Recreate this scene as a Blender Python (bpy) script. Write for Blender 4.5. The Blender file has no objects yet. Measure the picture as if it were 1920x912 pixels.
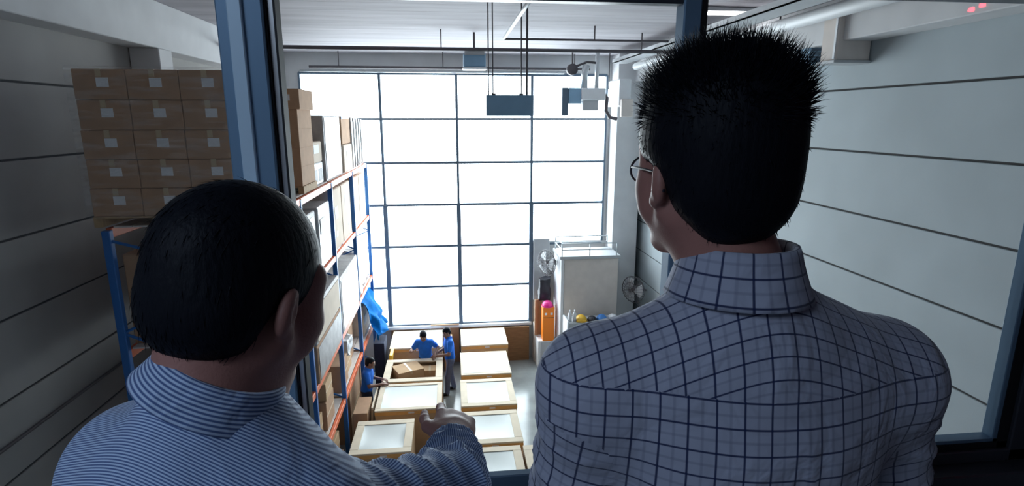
import bpy, bmesh, math, random
import numpy as np
from mathutils import Vector, Matrix, noise
random.seed(7)
rng = np.random.default_rng(7)
S = bpy.context.scene
C = S.collection
PI = math.pi

# ------------------------------------------------------------------ camera
CAMZ = 6.7
cd = bpy.data.cameras.new('camera'); cam = bpy.data.objects.new('camera', cd); C.objects.link(cam)
cam.location = (0, 0, CAMZ)
cam.rotation_euler = (math.radians(90 - 12.5), 0, math.radians(-6.34))
cd.sensor_width = 36; cd.lens = 36 * 1049 / 1920; cd.clip_start = 0.02; cd.clip_end = 200
S.camera = cam

# ------------------------------------------------------------------ light
W = bpy.data.worlds.new('world'); S.world = W; W.use_nodes = True
bg = W.node_tree.nodes['Background']; bg.inputs['Color'].default_value = (0.82, 0.94, 1.0, 1); bg.inputs['Strength'].default_value = 9.8
S.view_settings.view_transform = 'Standard'; S.view_settings.look = 'None'
S.view_settings.exposure = 0.12; S.view_settings.gamma = 1; S.view_settings.use_curve_mapping = False

def area(name, loc, rot, sx, sy, power, col, portal=False):
    l = bpy.data.lights.new(name, 'AREA'); l.shape = 'RECTANGLE'; l.size = sx; l.size_y = sy
    l.energy = power; l.color = col
    if portal: l.cycles.is_portal = True
    o = bpy.data.objects.new(name, l); C.objects.link(o); o.location = loc; o.rotation_euler = rot
    return o
# the great window's sky portal and an added, unseen office fill light
area('window_portal', (0.26, 15.08, 4.45), (-PI/2, 0, 0), 7.9, 6.8, 1, (1, 1, 1), portal=True)
area('office_fill_light', (-1.5, -0.7, 7.66), (0, 0, 0), 1.2, 0.9, 25, (0.60, 0.76, 1.0))  # added bluish fill behind the camera, no fitting modelled

# ------------------------------------------------------------------ materials
def mat(name, col, rough=.6, metal=0, noise_amt=0.0, scale=6, spec=.5, bump=0.0, bscale=40, stretch=(1,1,1), col2=None, trans=0, emit=0):
    m = bpy.data.materials.new(name); m.use_nodes = True; nt = m.node_tree; N = nt.nodes; L = nt.links
    b = N['Principled BSDF']; b.inputs['Base Color'].default_value = (*col, 1); b.inputs['Roughness'].default_value = rough
    b.inputs['Metallic'].default_value = metal; b.inputs['Specular IOR Level'].default_value = spec
    tc = N.new('ShaderNodeTexCoord'); mp = N.new('ShaderNodeMapping'); L.new(tc.outputs['Object'], mp.inputs[0]); mp.inputs['Scale'].default_value = stretch
    if noise_amt > 0 or col2:
        n = N.new('ShaderNodeTexNoise'); n.inputs['Scale'].default_value = scale; n.inputs['Detail'].default_value = 5; L.new(mp.outputs[0], n.inputs['Vector'])
        r = N.new('ShaderNodeValToRGB'); L.new(n.outputs[0], r.inputs[0]); r.color_ramp.elements[0].position = .32; r.color_ramp.elements[1].position = .7
        c2 = col2 or tuple(c * (1 - noise_amt) for c in col)
        r.color_ramp.elements[0].color = (*c2, 1); r.color_ramp.elements[1].color = (*col, 1)
        L.new(r.outputs[0], b.inputs['Base Color'])
    if bump > 0:
        n2 = N.new('ShaderNodeTexNoise'); n2.inputs['Scale'].default_value = bscale; n2.inputs['Detail'].default_value = 4; L.new(mp.outputs[0], n2.inputs['Vector'])
        bp = N.new('ShaderNodeBump'); bp.inputs['Strength'].default_value = bump; bp.inputs['Distance'].default_value = .01; L.new(n2.outputs[0], bp.inputs['Height']); L.new(bp.outputs[0], b.inputs['Normal'])
    if emit: b.inputs['Emission Color'].default_value = (*col, 1); b.inputs['Emission Strength'].default_value = emit
    return m

def glass(name, tint=(1, 1, 1), gloss=.06):
    m = bpy.data.materials.new(name); m.use_nodes = True; nt = m.node_tree; N = nt.nodes; L = nt.links; N.clear()
    o = N.new('ShaderNodeOutputMaterial'); t = N.new('ShaderNodeBsdfTransparent'); t.inputs[0].default_value = (*tint, 1)
    g = N.new('ShaderNodeBsdfGlossy'); g.inputs['Roughness'].default_value = .02; mx = N.new('ShaderNodeMixShader')
    lw = N.new('ShaderNodeLayerWeight'); lw.inputs[0].default_value = .5
    pw = N.new('ShaderNodeMath'); pw.operation = 'POWER'; pw.inputs[1].default_value = 5; L.new(lw.outputs['Facing'], pw.inputs[0])
    f = N.new('ShaderNodeMath'); f.operation = 'MULTIPLY_ADD'; f.inputs[1].default_value = .8; f.inputs[2].default_value = gloss * .5; L.new(pw.outputs[0], f.inputs[0])
    L.new(f.outputs[0], mx.inputs[0]); L.new(t.outputs[0], mx.inputs[1]); L.new(g.outputs[0], mx.inputs[2]); L.new(mx.outputs[0], o.inputs[0])
    return m

def film(name):
    m = bpy.data.materials.new(name); m.use_nodes = True; nt = m.node_tree; N = nt.nodes; L = nt.links; N.clear()
    o = N.new('ShaderNodeOutputMaterial'); t = N.new('ShaderNodeBsdfTransparent')
    g = N.new('ShaderNodeBsdfPrincipled'); g.inputs['Base Color'].default_value = (.8, .8, .82, 1); g.inputs['Roughness'].default_value = .22
    mx = N.new('ShaderNodeMixShader'); tc = N.new('ShaderNodeTexCoord'); mp = N.new('ShaderNodeMapping'); mp.inputs['Scale'].default_value = (1, 1, 5); mp.inputs['Rotation'].default_value = (0, .35, 0)
    n = N.new('ShaderNodeTexNoise'); n.inputs['Scale'].default_value = 4; n.inputs['Detail'].default_value = 6
    r = N.new('ShaderNodeMapRange'); r.inputs[1].default_value = .45; r.inputs[2].default_value = .75; r.inputs[3].default_value = .03; r.inputs[4].default_value = .28
    bp = N.new('ShaderNodeBump'); bp.inputs['Strength'].default_value = .6
    L.new(tc.outputs['Object'], mp.inputs[0]); L.new(mp.outputs[0], n.inputs['Vector']); L.new(n.outputs[0], r.inputs[0]); L.new(r.outputs[0], mx.inputs[0]); L.new(n.outputs[0], bp.inputs['Height']); L.new(bp.outputs[0], g.inputs['Normal'])
    L.new(t.outputs[0], mx.inputs[1]); L.new(g.outputs[0], mx.inputs[2]); L.new(mx.outputs[0], o.inputs[0])
    return m

def cloth(name, base, line, kind):
    """shirt cloth from the UV map laid out in metres: 'check' or 'stripe'"""
    m = bpy.data.materials.new(name); m.use_nodes = True; nt = m.node_tree; N = nt.nodes; L = nt.links
    b = N['Principled BSDF']; b.inputs['Roughness'].default_value = .85; b.inputs['Specular IOR Level'].default_value = .15
    b.inputs['Sheen Weight'].default_value = .25
    uv = N.new('ShaderNodeTexCoord'); sp = N.new('ShaderNodeSeparateXYZ'); L.new(uv.outputs['UV'], sp.inputs[0])
    def band(out, pitch, off, width):
        a = N.new('ShaderNodeMath'); a.operation = 'MULTIPLY_ADD'; a.inputs[1].default_value = 1 / pitch; a.inputs[2].default_value = off + 1000; L.new(out, a.inputs[0])
        f = N.new('ShaderNodeMath'); f.operation = 'FRACT'; L.new(a.outputs[0], f.inputs[0])
        s = N.new('ShaderNodeMath'); s.operation = 'SUBTRACT'; s.inputs[1].default_value = .5; L.new(f.outputs[0], s.inputs[0])
        ab = N.new('ShaderNodeMath'); ab.operation = 'ABSOLUTE'; L.new(s.outputs[0], ab.inputs[0])
        r = N.new('ShaderNodeMapRange'); L.new(ab.outputs[0], r.inputs[0]); w = width / pitch / 2
        r.inputs[1].default_value = w * .6; r.inputs[2].default_value = w * 1.4; r.inputs[3].default_value = 1; r.inputs[4].default_value = 0
        return r.outputs[0]
    col = None
    def layer(prev, fac, strength, c):
        k = N.new('ShaderNodeMath'); k.operation = 'MULTIPLY'; k.inputs[1].default_value = strength; L.new(fac, k.inputs[0])
        mx = N.new('ShaderNodeMixRGB'); L.new(k.outputs[0], mx.inputs[0]); mx.inputs[2].default_value = (*c, 1)
        if prev is None: mx.inputs[1].default_value = (*base, 1)
        else: L.new(prev, mx.inputs[1])
        return mx.outputs[0]
    if kind == 'check':
        for ax in ('X', 'Y'):
            col = layer(col, band(sp.outputs[ax], .029, .5, .0030), .35, tuple(.6 * x + .4 * y for x, y in zip(line, base)))
        for ax in ('X', 'Y'):
            col = layer(col, band(sp.outputs[ax], .029, 0, .0023), .94, line)
    else:
        col = layer(col, band(sp.outputs['X'], .0037, 0, .0018), .9, line)
    L.new(col, b.inputs['Base Color'])
    tc = N.new('ShaderNodeTexCoord'); n = N.new('ShaderNodeTexNoise'); n.inputs['Scale'].default_value = 14; n.inputs['Detail'].default_value = 3; n.inputs['Distortion'].default_value = .8
    L.new(tc.outputs['Object'], n.inputs['Vector']); bp = N.new('ShaderNodeBump'); bp.inputs['Strength'].default_value = .5; bp.inputs['Distance'].default_value = .02
    L.new(n.outputs[0], bp.inputs['Height']); L.new(bp.outputs[0], b.inputs['Normal'])
    return m

M = dict(
    wall=mat('painted_concrete', (.56, .57, .58), .8, noise_amt=.14, scale=1.3, bump=.15, bscale=9),
    wallwarm=mat('warm_painted_concrete', (.40, .385, .37), .85, noise_amt=.2, scale=1.1, bump=.15, bscale=9),  # warm grey, darker than the right wall's paint
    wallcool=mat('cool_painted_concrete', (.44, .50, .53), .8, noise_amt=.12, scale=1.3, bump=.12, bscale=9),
    seam=mat('dark_joint', (.05, .05, .05), .9),
    ceil=mat('boarded_ceiling', (.42, .40, .43), .8, noise_amt=.25, scale=2.2, stretch=(.25, 2.2, 1)),
    beam=mat('beam_plaster', (.70, .70, .71), .75, noise_amt=.1, scale=3),
    floor=mat('polished_concrete', (.42, .46, .46), .16, noise_amt=.3, scale=1.6, spec=.6),
    office=mat('office_paint', (.30, .31, .34), .9, noise_amt=.05),
    officefloor=mat('office_carpet', (.12, .12, .14), .95, noise_amt=.2, scale=30),
    frame=mat('window_steel', (.10, .15, .21), .5, noise_amt=.1),
    alu=mat('blue_grey_aluminium', (.20, .33, .47), .42, metal=.25, noise_amt=.06, scale=8),
    alulight=mat('light_aluminium_strip', (.66, .86, 1.0), .4, metal=.1, noise_amt=.06, scale=8),
    silver=mat('bare_aluminium', (.72, .72, .72), .3, metal=.7),
    dark=mat('dark_bronze_frame', (.055, .06, .075), .35, noise_amt=.1),
    gasket=mat('black_gasket', (.01, .01, .012), .6),
    carton=mat('brown_cardboard', (.47, .285, .17), .85, noise_amt=.16, scale=5),
    carton2=mat('tan_cardboard', (.55, .36, .20), .85, noise_amt=.12, scale=5),
    cartonpale=mat('pale_cardboard', (.66, .55, .44), .85, noise_amt=.1, scale=4),
    tape=mat('packing_tape', (.55, .42, .26), .35, noise_amt=.05),
    label=mat('white_paper_label', (.78, .78, .80), .7, noise_amt=.1, scale=60),
    wood=mat('pallet_wood', (.48, .32, .17), .8, noise_amt=.3, scale=12, stretch=(1, 8, 1)),
    ply=mat('brown_plywood', (.33, .17, .075), .7, noise_amt=.25, scale=4, stretch=(1, 1, 6)),
    blue=mat('blue_rack_paint', (.012, .13, .42), .45, noise_amt=.1),
    orange=mat('orange_beam_paint', (.80, .16, .05), .45, noise_amt=.1),
    deck=mat('shelf_deck_board', (.68, .62, .58), .7, noise_amt=.12, scale=5),
    lid=mat('pale_crate_board', (.72, .62, .47), .75, noise_amt=.1, scale=5),
    sheet=mat('grey_sheet_panel', (.44, .48, .46), .35, noise_amt=.08, scale=2),
    edge=mat('ochre_crate_edge', (.75, .40, .13), .8, noise_amt=.15),
    wrap=mat('whitish_plastic_wrap', (.62, .63, .64), .3, noise_amt=.35, scale=6, bump=.8, bscale=12),
    greywrap=mat('grey_wrapped_goods', (.38, .37, .37), .5, noise_amt=.35, scale=5, bump=.5, bscale=9),
    film=film('stretch_film'),
    tarp=mat('blue_plastic_sheet', (.004, .19, .58), .85, spec=.1, noise_amt=.35, scale=5, bump=.6, bscale=10),
    glass=glass('window_glass'),
    grey=mat('grey_enamel', (.50, .52, .54), .5, noise_amt=.06),
    white=mat('white_enamel', (.80, .82, .84), .45, noise_amt=.05),
    beige=mat('beige_housing', (.74, .67, .62), .8, noise_amt=.08),
    slate=mat('slate_sign_board', (.27, .45, .62), .6, noise_amt=.08),
    iron=mat('dark_pipe', (.09, .08, .09), .5, noise_amt=.1),
    galv=mat('galvanised_pipe', (.62, .66, .68), .35, metal=.5, noise_amt=.1),
    lamp=mat('lamp_tube_glow', (.95, .97, 1.0), .5, emit=9),
    red=mat('red_indicator', (1, .02, .05), .4, emit=60),
    orangecab=mat('orange_cabinet_paint', (1.0, .26, .01), .4),
    magenta=mat('magenta_helmet', (.75, .02, .25), .3),
    black=mat('black_plastic', (.02, .02, .03), .5),
    yellow=mat('yellow_helmet', (.85, .5, .05), .4),
    bluehelm=mat('blue_helmet', (.05, .22, .6), .35),
    skinR=mat('skin_warm', (.42, .19, .15), .55, noise_amt=.12, scale=30, bump=.08, bscale=300),
    skinL=mat('skin_tan', (.40, .185, .15), .55, noise_amt=.12, scale=30, bump=.08, bscale=300),
    skinW=mat('skin_brown', (.25, .13, .09), .6, noise_amt=.1, scale=20),
    hair=mat('black_hair', (.005, .006, .010), .55, spec=.12, bump=.2, bscale=160, stretch=(1, 1, .25)),
    eye=mat('eye_white', (.7, .7, .7), .2),
    polo=mat('blue_polo', (.01, .17, .75), .8, noise_amt=.15, scale=12),
    jeans=mat('washed_blue_denim', (.22, .28, .48), .85, noise_amt=.2, scale=14),
    navy=mat('navy_trousers', (.02, .03, .07), .85, noise_amt=.2, scale=14),
    shoe=mat('black_shoe', (.02, .02, .025), .5),
    check=cloth('checked_shirt', (.40, .42, .52), (.014, .024, .085), 'check'),
    stripe=cloth('striped_shirt', (.50, .62, .82), (.035, .08, .24), 'stripe'),
)
def lens():
    m = glass('spectacle_lens', (.93, .95, 1)); return m
M['lens'] = lens()

# ------------------------------------------------------------------ helpers
def link(name, me, m, parent=None, smooth=False):
    if m is not None: me.materials.append(m)
    o = bpy.data.objects.new(name, me); C.objects.link(o)
    if smooth:
        me.polygons.foreach_set('use_smooth', [True] * len(me.polygons))
    if parent is not None:
        o.parent = parent
        o.matrix_parent_inverse = Matrix.Identity(4)
    return o
def tag(o, label, cat, group=None, kind=None):
    o['label'] = label; o['category'] = cat
    if group: o['group'] = group
    if kind: o['kind'] = kind
    return o
def thing(name, label, cat, loc=(0, 0, 0), rz=0, group=None):
    o = bpy.data.objects.new(name, None); C.objects.link(o); o.location = loc; o.rotation_euler = (0, 0, rz); o.empty_display_size = .1
    return tag(o, label, cat, group)
class MB:
    """collects shapes into one mesh"""
    def __init__(s): s.bm = bmesh.new(); s.uv = None
    def box(s, x0, x1, y0, y1, z0, z1, bev=0, rot=None, piv=None):
        r = bmesh.ops.create_cube(s.bm, size=1)['verts']
        bmesh.ops.scale(s.bm, vec=(x1 - x0, y1 - y0, z1 - z0), verts=r)
        bmesh.ops.translate(s.bm, vec=((x0 + x1) / 2, (y0 + y1) / 2, (z0 + z1) / 2), verts=r)
        if bev:
            e = list({e for v in r for e in v.link_edges})
            rr = bmesh.ops.bevel(s.bm, geom=e, offset=bev, segments=1, profile=.5, affect='EDGES'); r = list({v for v in rr['verts']} | {v for v in r if v.is_valid})
        if rot:
            bmesh.ops.rotate(s.bm, cent=piv or ((x0 + x1) / 2, (y0 + y1) / 2, (z0 + z1) / 2), matrix=rot, verts=r)
        return s
    def tube(s, pts, r, n=10, r2=None, cap=True, closed=False):
        pts = [Vector(p) for p in pts]; rings = []; k = len(pts); prev = None
        for i, p in enumerate(pts):
            if closed: d = (pts[(i + 1) % k] - pts[i - 1]).normalized()
            else: d = (pts[min(i + 1, k - 1)] - pts[max(i - 1, 0)]).normalized()
            u = prev - d * prev.dot(d) if prev is not None else d.orthogonal()
            if u.length < 1e-6: u = d.orthogonal()
            u.normalize(); prev = u; v = d.cross(u)
            rad = r if r2 is None else r + (r2 - r) * i / max(1, k - 1)
            if isinstance(r, (list, tuple)): rad = r[i]
            rings.append([s.bm.verts.new(p + (u * math.cos(a) + v * math.sin(a)) * rad) for a in [2 * PI * j / n for j in range(n)]])
        m = k if closed else k - 1
        for i in range(m):
            A, B = rings[i], rings[(i + 1) % k]
            for j in range(n): s.bm.faces.new((A[j], A[(j + 1) % n], B[(j + 1) % n], B[j]))
        if cap and not closed:
            s.bm.faces.new(list(reversed(rings[0]))); s.bm.faces.new(rings[-1])
        return s
    def grid(s, f, nu, nv):
        vs = [[s.bm.verts.new(f(i / nu, j / nv)) for j in range(nv + 1)] for i in range(nu + 1)]
        for i in range(nu):
            for j in range(nv): s.bm.faces.new((vs[i][j], vs[i + 1][j], vs[i + 1][j + 1], vs[i][j + 1]))
        return s
    def sphere(s, c, r, n=16, sc=(1, 1, 1)):
        v = bmesh.ops.create_uvsphere(s.bm, u_segments=n, v_segments=n // 2, radius=r)['verts']
        bmesh.ops.scale(s.bm, vec=sc, verts=v); bmesh.ops.translate(s.bm, vec=c, verts=v); return s
    def build(s, name, m, parent=None, smooth=False, solid=0):
        bmesh.ops.recalc_face_normals(s.bm, faces=s.bm.faces)
        me = bpy.data.meshes.new(name); s.bm.to_mesh(me); s.bm.free()
        o = link(name, me, m, parent, smooth)
        if solid: md = o.modifiers.new('solid', 'SOLIDIFY'); md.thickness = solid; md.offset = 0
        return o
def B(x0, x1, y0, y1, z0, z1, bev=0): return MB().box(x0, x1, y0, y1, z0, z1, bev)
def struct(name, mb, m, parent=None, **k):
    o = mb.build(name, m, parent, **k)
    if parent is None: o['kind'] = 'structure'
    return o
def dup(root, loc, label, group=None, rz=None):
    r = root.copy(); C.objects.link(r); r.location = loc; r['label'] = label
    if group: r['group'] = group
    if rz is not None: r.rotation_euler = (0, 0, rz)
    for ch in list(root.children):
        c = ch.copy(); C.objects.link(c); c.parent = r
        for g in list(ch.children):
            d = g.copy(); C.objects.link(d); d.parent = c
    return r

# ------------------------------------------------------------------ the hall
XL, XR, YB, YN, ZC = -4.35, 5.1, 14.9, 1.32, 8.3
struct('floor', B(XL - .2, XR + .2, YN, YB + .2, -.2, 0), M['floor'])
cb = MB().box(XL - .2, XR + .2, YN - .1, YB + .2, ZC + .02, ZC + .2)
y = YN
while y < YB:                                       # boards running across the hall
    cb.box(XL, XR, y, min(y + .60, YB), ZC, ZC + .05, .0015); y += .604
struct('ceiling', cb, M['ceil'])
JOINTS = [7.07, 6.30, 5.53, 4.78, 4.00, 3.22, 2.45, 1.68, .9]
def panel_wall(name, x0, x1, xs, mm):
    w = MB(); zs = [ZC] + JOINTS + [0]
    for a, b in zip(zs[1:], zs[:-1]): w.box(x0, x1, YN, YB, a + .012, b - .012, .006)
    o = struct(name, w, M[mm])
    MB().box(xs - .04, xs + .04, YN, YB, 0, ZC).build('joint_filler', M['seam'], o)
    return o
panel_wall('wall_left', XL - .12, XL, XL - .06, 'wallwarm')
panel_wall('wall_right', XR, XR + .12, XR + .06, 'wallcool')
cnd = MB().tube([(XL + .02, 1.6, 3.6), (XL + .02, 7.5, 3.58)], .018, 8)
tag(cnd.build('wall_conduit', M['iron'], smooth=True), 'thin dark conduit running low along the left panelled wall', 'conduit')
# end wall round the great window: x -3.65..4.17, z 1.1..7.8 ; fourth bay starts at z 3.4
wb = MB()
wb.box(XL - .2, -3.65, YB, YB + .2, 0, ZC); wb.box(4.17, XR + .2, YB, YB + .2, 0, ZC)
wb.box(-3.65, 4.17, YB, YB + .2, 7.82, ZC); wb.box(-3.65, 4.17, YB, YB + .2, 0, 1.1); wb.box(2.22, 4.17, YB, YB + .2, 1.1, 3.4)
struct('wall_back', wb, M['wall'])
# beams along both side walls
bl = MB().box(XL, -3.98, YN, YB, 7.66, ZC, .01); struct('trim_1', bl, M['beam'])
br = MB().box(4.72, XR, YN, YB, 7.62, ZC, .01); struct('trim_2', br, M['beam'])
struct('trim_3', MB().box(4.28, 4.95, 14.25, YB, 0, ZC, .01), M['beam'])            # column in the right far corner
struct('trim_4', MB().box(-4.34, -3.95, 8.6, 8.98, 0, 7.66, .01), M['beam'])        # column on the left wall
# great window
gw = MB(); VX = [-3.65, -1.71, .22, 2.18, 4.17]; HZ = [7.82, 6.70, 5.58, 4.47, 3.34, 2.20, 1.10]
for i, x in enumerate(VX):
    w = .035 if i in (0, 4) else .045
    gw.box(x - w / 1.4, x + w / 1.4, YB - .03, YB + .09, (1.1 if i < 4 else 3.4), 7.82, .004)
for x in VX[1:4]: gw.box(x - .055, x + .055, YB - .05, YB + .1, 1.1, 4.47, .006)
for k, z in enumerate(HZ):
    gw.box(-3.65, 2.18 if z < 3.3 else 4.17, YB - .02, YB + .08, z - .03, z + .03, .004)
w1 = struct('window_1', gw, M['frame'])
pn = MB().box(-3.65, 4.17, YB + .03, YB + .036, 3.4, 7.8).box(-3.65, 2.2, YB + .03, YB + .036, 1.1, 3.4)
pn.build('pane', M['glass'], w1)
struct('trim_5', MB().box(-3.75, 2.2, YB - .12, YB, 1.02, 1.1, .01), M['white'])     # window board

# ------------------------------------------------------------------ the office the men stand in
OF = 5.05
struct('floor_office', B(-2.6, 2.6, -3.0, 1.32, OF - .15, OF), M['officefloor'])
struct('ceiling_office', B(-2.6, 2.6, -3.0, 1.32, 7.7, 7.8), M['office'])
wf = MB().box(XL - .2, XR + .2, 1.12, YN, 0, 5.74).box(XL - .2, XR + .2, 1.12, YN, 7.02, ZC + .1)
wf.box(XL - .2, -1.62, 1.12, YN, 5.74, 7.02).box(1.60, XR + .2, 1.12, YN, 5.74, 7.02)
struct('wall_front', wf, M['office'])
struct('wall_office_left', B(-2.7, -2.6, -3, 1.12, OF, 7.7), M['office'])
struct('wall_office_right', B(2.6, 2.7, -3, 1.12, OF, 7.7), M['office'])
struct('wall_office_back', B(-2.7, 2.7, -3.1, -3.0, OF, 7.7), M['office'])
# interior sliding window: left pane, open middle, right pane
fr = MB()
fr.box(-1.62, 1.60, 1.14, 1.30, 5.74, 5.80, .004).box(-1.62, 1.60, 1.14, 1.30, 6.975, 7.02, .004)
fr.box(-1.62, -1.55, 1.14, 1.30, 5.74, 7.02, .004).box(1.53, 1.60, 1.14, 1.30, 5.74, 7.02, .004)
w2 = struct('window_2', fr, M['dark'])
MB().box(-.33, .5, 1.21, 1.235, 5.80, 5.845, .003).build('track', M['alu'], w2)
MB().box(-1.7, 1.68, 1.02, 1.14, 5.715, 5.745, .006).build('sill', M['grey'], w2)
MB().box(-.33, .492, 1.195, 1.225, 6.934, 6.975, .002).build('head_rail', M['dark'], w2)
# left sash stile with its light centre strip, and the bare sash behind it
s = MB().box(-.437, -.350, 1.19, 1.235, 5.80, 6.975, .003).box(-1.55, -.437, 1.19, 1.235, 5.80, 5.86, .003).box(-1.55, -.437, 1.19, 1.235, 6.96, 6.975)
sl = s.build('sash', M['alu'], w2)
MB().box(-.413, -.386, 1.181, 1.192, 5.80, 6.975, .002).build('centre_strip', M['alulight'], sl)
MB().box(-.347, -.334, 1.21, 1.235, 5.80, 6.975, .002).build('edge_strip', M['silver'], sl)
MB().box(-.350, -.347, 1.20, 1.235, 5.80, 6.975).box(-.334, -.330, 1.205, 1.24, 5.80, 6.975).build('gasket', M['gasket'], sl)
MB().box(-1.56, -.43, 1.222, 1.226, 5.85, 6.965).build('pane', M['glass'], sl)
s = MB().box(.492, .531, 1.19, 1.235, 5.80, 6.975, .003)
sr = s.build('sash', M['alu'], w2)
MB().box(.531, .546, 1.195, 1.25, 5.80, 6.975, .002).build('gasket', M['gasket'], sr)
s2 = MB().box(1.475, 1.53, 1.19, 1.245, 5.80, 6.975, .003).box(.546, 1.53, 1.19, 1.245, 5.80, 5.835, .003).box(.546, 1.53, 1.19, 1.245, 6.960, 6.975, .003)
sd = s2.build('sash', M['dark'], w2)
MB().box(1.445, 1.478, 1.2, 1.24, 5.83, 6.965).box(.546, 1.478, 1.2, 1.24, 5.83, 5.853).build('gasket', M['gasket'], sd)
MB().box(1.432, 1.447, 1.203, 1.236, 5.85, 6.965, .002).box(.546, 1.447, 1.203, 1.236, 5.852, 5.862, .001).build('edge_strip', M['alu'], sd)
MB().box(.54, 1.45, 1.218, 1.222, 5.85, 6.965).build('pane', M['glass'], sd)
# a two-lamp signal box on the office's side wall: its red lamps mirror in the right pane
sg = tag(MB().box(2.55, 2.60, -.30, -.05, 7.13, 7.32, .01).build('signal_box', M['black']), 'small black box with two red lamps on the office side wall', 'signal box')
MB().box(2.54, 2.552, -.155, -.137, 7.222, 7.240).build('red_lamp', M['red'], sg)
MB().box(2.54, 2.552, -.212, -.194, 7.212, 7.230).build('red_lamp', M['red'], sg)

# ------------------------------------------------------------------ pallet rack along the left wall
RX0, RX1 = -3.45, -2.1
POSTS = [5.95, 8.0, 10.1, 12.3, 14.45]
LEV = [1.50, 2.72, 4.30, 5.62]
rack = thing('pallet_rack', 'blue and orange steel pallet rack running along the left wall', 'rack', (RX0, 5.95, 0))
ox, oy = RX0, 5.95
def rel(mb, name, m, parent, smooth=False):
    bmesh.ops.translate(mb.bm, vec=(-ox, -oy, 0), verts=mb.bm.verts); return mb.build(name, m, parent, smooth)
for y in POSTS:
    for x in (RX0, RX1):
        pb = MB().box(x - .04, x + .04, y - .035, y + .035, 0.01, 5.60, .006).box(x - .07, x + .07, y - .06, y + .06, 0, .012)
        rel(pb, 'upright_post', M['blue'], rack)
    br_ = MB(); z = .3; k = 0
    while z < 5.4:
        a, b = (RX0, RX1) if k % 2 else (RX1, RX0)
        br_.tube([(a, y, z), (b, y, min(z + .6, 5.5))], .016, 6); z += .6; k += 1
    rel(br_, 'brace', M['blue'], rack)
for z in LEV:
    for y0, y1 in zip(POSTS[:-1], POSTS[1:]):
        for x in (RX0, RX1):
            rel(MB().box(x - .025, x + .03, y0 + .03, y1 - .03, z - .10, z, .005), 'beam', M['orange'], rack)
        dk = MB(); n = 7
        for i in range(n):
            a = RX0 + .04 + i * (RX1 - RX0 - .06) / n
            dk.box(a, a + (RX1 - RX0 - .06) / n - .012, y0 + .05, y1 - .05, z, z + .018, .002)
        rel(dk, 'shelf_deck', M['deck'], rack)
TOP = [z + .018 for z in LEV]

# cartons: body with flap seam + tape + label
def carton(w, d, h, label, m='carton', name='carton', cat='box', group=None, lab=True, loc=(0, 0, 0), rz=0, face='y'):
    o = tag(MB().box(-w/2, w/2, 0, d, 0, h, .006).build(name, M[m]), label, cat, group)
    o.location = loc; o.rotation_euler = (0, 0, rz)
    t = MB().box(-.025, .025, -.0015, d + .0015, h - .001, h + .0015).box(-.025, .025, -.002, .0005, h - .07, h + .0015)
    t.build('tape', M['tape'], o)
    if lab: MB().box(.02 - w * .1, .02 - w * .1 + .11, -.003, -.0005, h * .42, h * .42 + .085).build('paper_label', M['label'], o)
    return o
rows = ['bottom row', 'second row up', 'middle row', 'second row down', 'top row']; cols = ['on the wall side', 'in the middle column', 'beside the window post']
bw, bh = .475, .280
palx = [-3.52 + bw * (i + .5) for i in range(3)]
def pallet(x0, x1, y0, y1, z, label, group=None):
    mb = MB(); cx, cy = (x0 + x1) / 2, (y0 + y1) / 2; w, d = x1 - x0, y1 - y0
    n = 6
    for i in range(n):
        a = -d / 2 + i * d / n; mb.box(-w / 2, w / 2, a, a + d / n - .02, .09, .108, .002)
    for i in (-1, 0, 1):
        mb.box(i * (w / 2 - .04) - .04, i * (w / 2 - .04) + .04, -d / 2, d / 2, 0, .09, .002)
    o = tag(mb.build('pallet', M['wood']), label, 'pallet', group); o.location = (cx, cy, z); return o
pallet(-3.54, -2.06, 5.92, 6.87, TOP[3], 'wooden pallet under the wrapped carton stack nearest the camera on the top shelf')
first = None
for r in range(5):
    for c in range(3):
        lb = f'brown labelled carton, near wrapped stack, {rows[r]}, {cols[c]}'
        loc = (palx[c] + (r % 2) * .006 + r * .006 - .02, 5.93 - r * .008, TOP[3] + .108 + r * (bh + .004))
        if first is None: first = carton(bw - .006, .9, bh, lb, group='cartons in the near wrapped stack', loc=loc)
        else: dup(first, loc, lb)
tag(MB().box(-3.57, -2.02, 5.86, 6.90, TOP[3] + .1, TOP[3] + .11 + 5 * .284 + .02, .02).build('stretch_film', M['film']), 'clear stretch film wound round the near carton stack on the top shelf', 'plastic film')

# second stack on the top shelf, right of the window post
pallet(-3.40, -2.1, 8.35, 9.2, TOP[3], 'wooden pallet under the second carton stack on the top shelf')
f2 = None
for r in range(5):
    for c in range(3):
        nm = 'overhanging its top' if r == 4 and c == 2 else cols[c].replace('beside the window post', 'on the aisle side')
        lb = f'brown carton, second stack from camera, {rows[r]}, {nm}'
        loc = (-3.40 + .43 * (c + .5) + (.05 if r == 4 else 0), 8.36 - (.03 if r == 4 else 0), TOP[3] + .108 + r * .272)
        if f2 is None: f2 = carton(.425, .8, bh, lb, group='cartons in the second stack', loc=loc)
        else: dup(f2, loc, lb)
def goods(x0, x1, y0, y1, z0, z1, m, name, label, cat, parts=(), bev=.015, group=None):
    """a bulky item on the rack; parts: (name, material, kind) boxes on its aisle face"""
    mb = MB().box(x0, x1, y0, y1, z0, z1, bev)
    o = mb.build(name, M[m]); tag(o, label, cat, group)
    for (pn_, pm, a0, a1, b0, b1, t) in parts:      # fractions along y and z on the aisle face
        yy0 = y0 + (y1 - y0) * a0; yy1 = y0 + (y1 - y0) * a1; zz0 = z0 + (z1 - z0) * b0; zz1 = z0 + (z1 - z0) * b1
        MB().box(x1 - .002, x1 + t, yy0, yy1, zz0, zz1, min(.004, t / 3)).build(pn_, M[pm], o)
    return o
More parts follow.
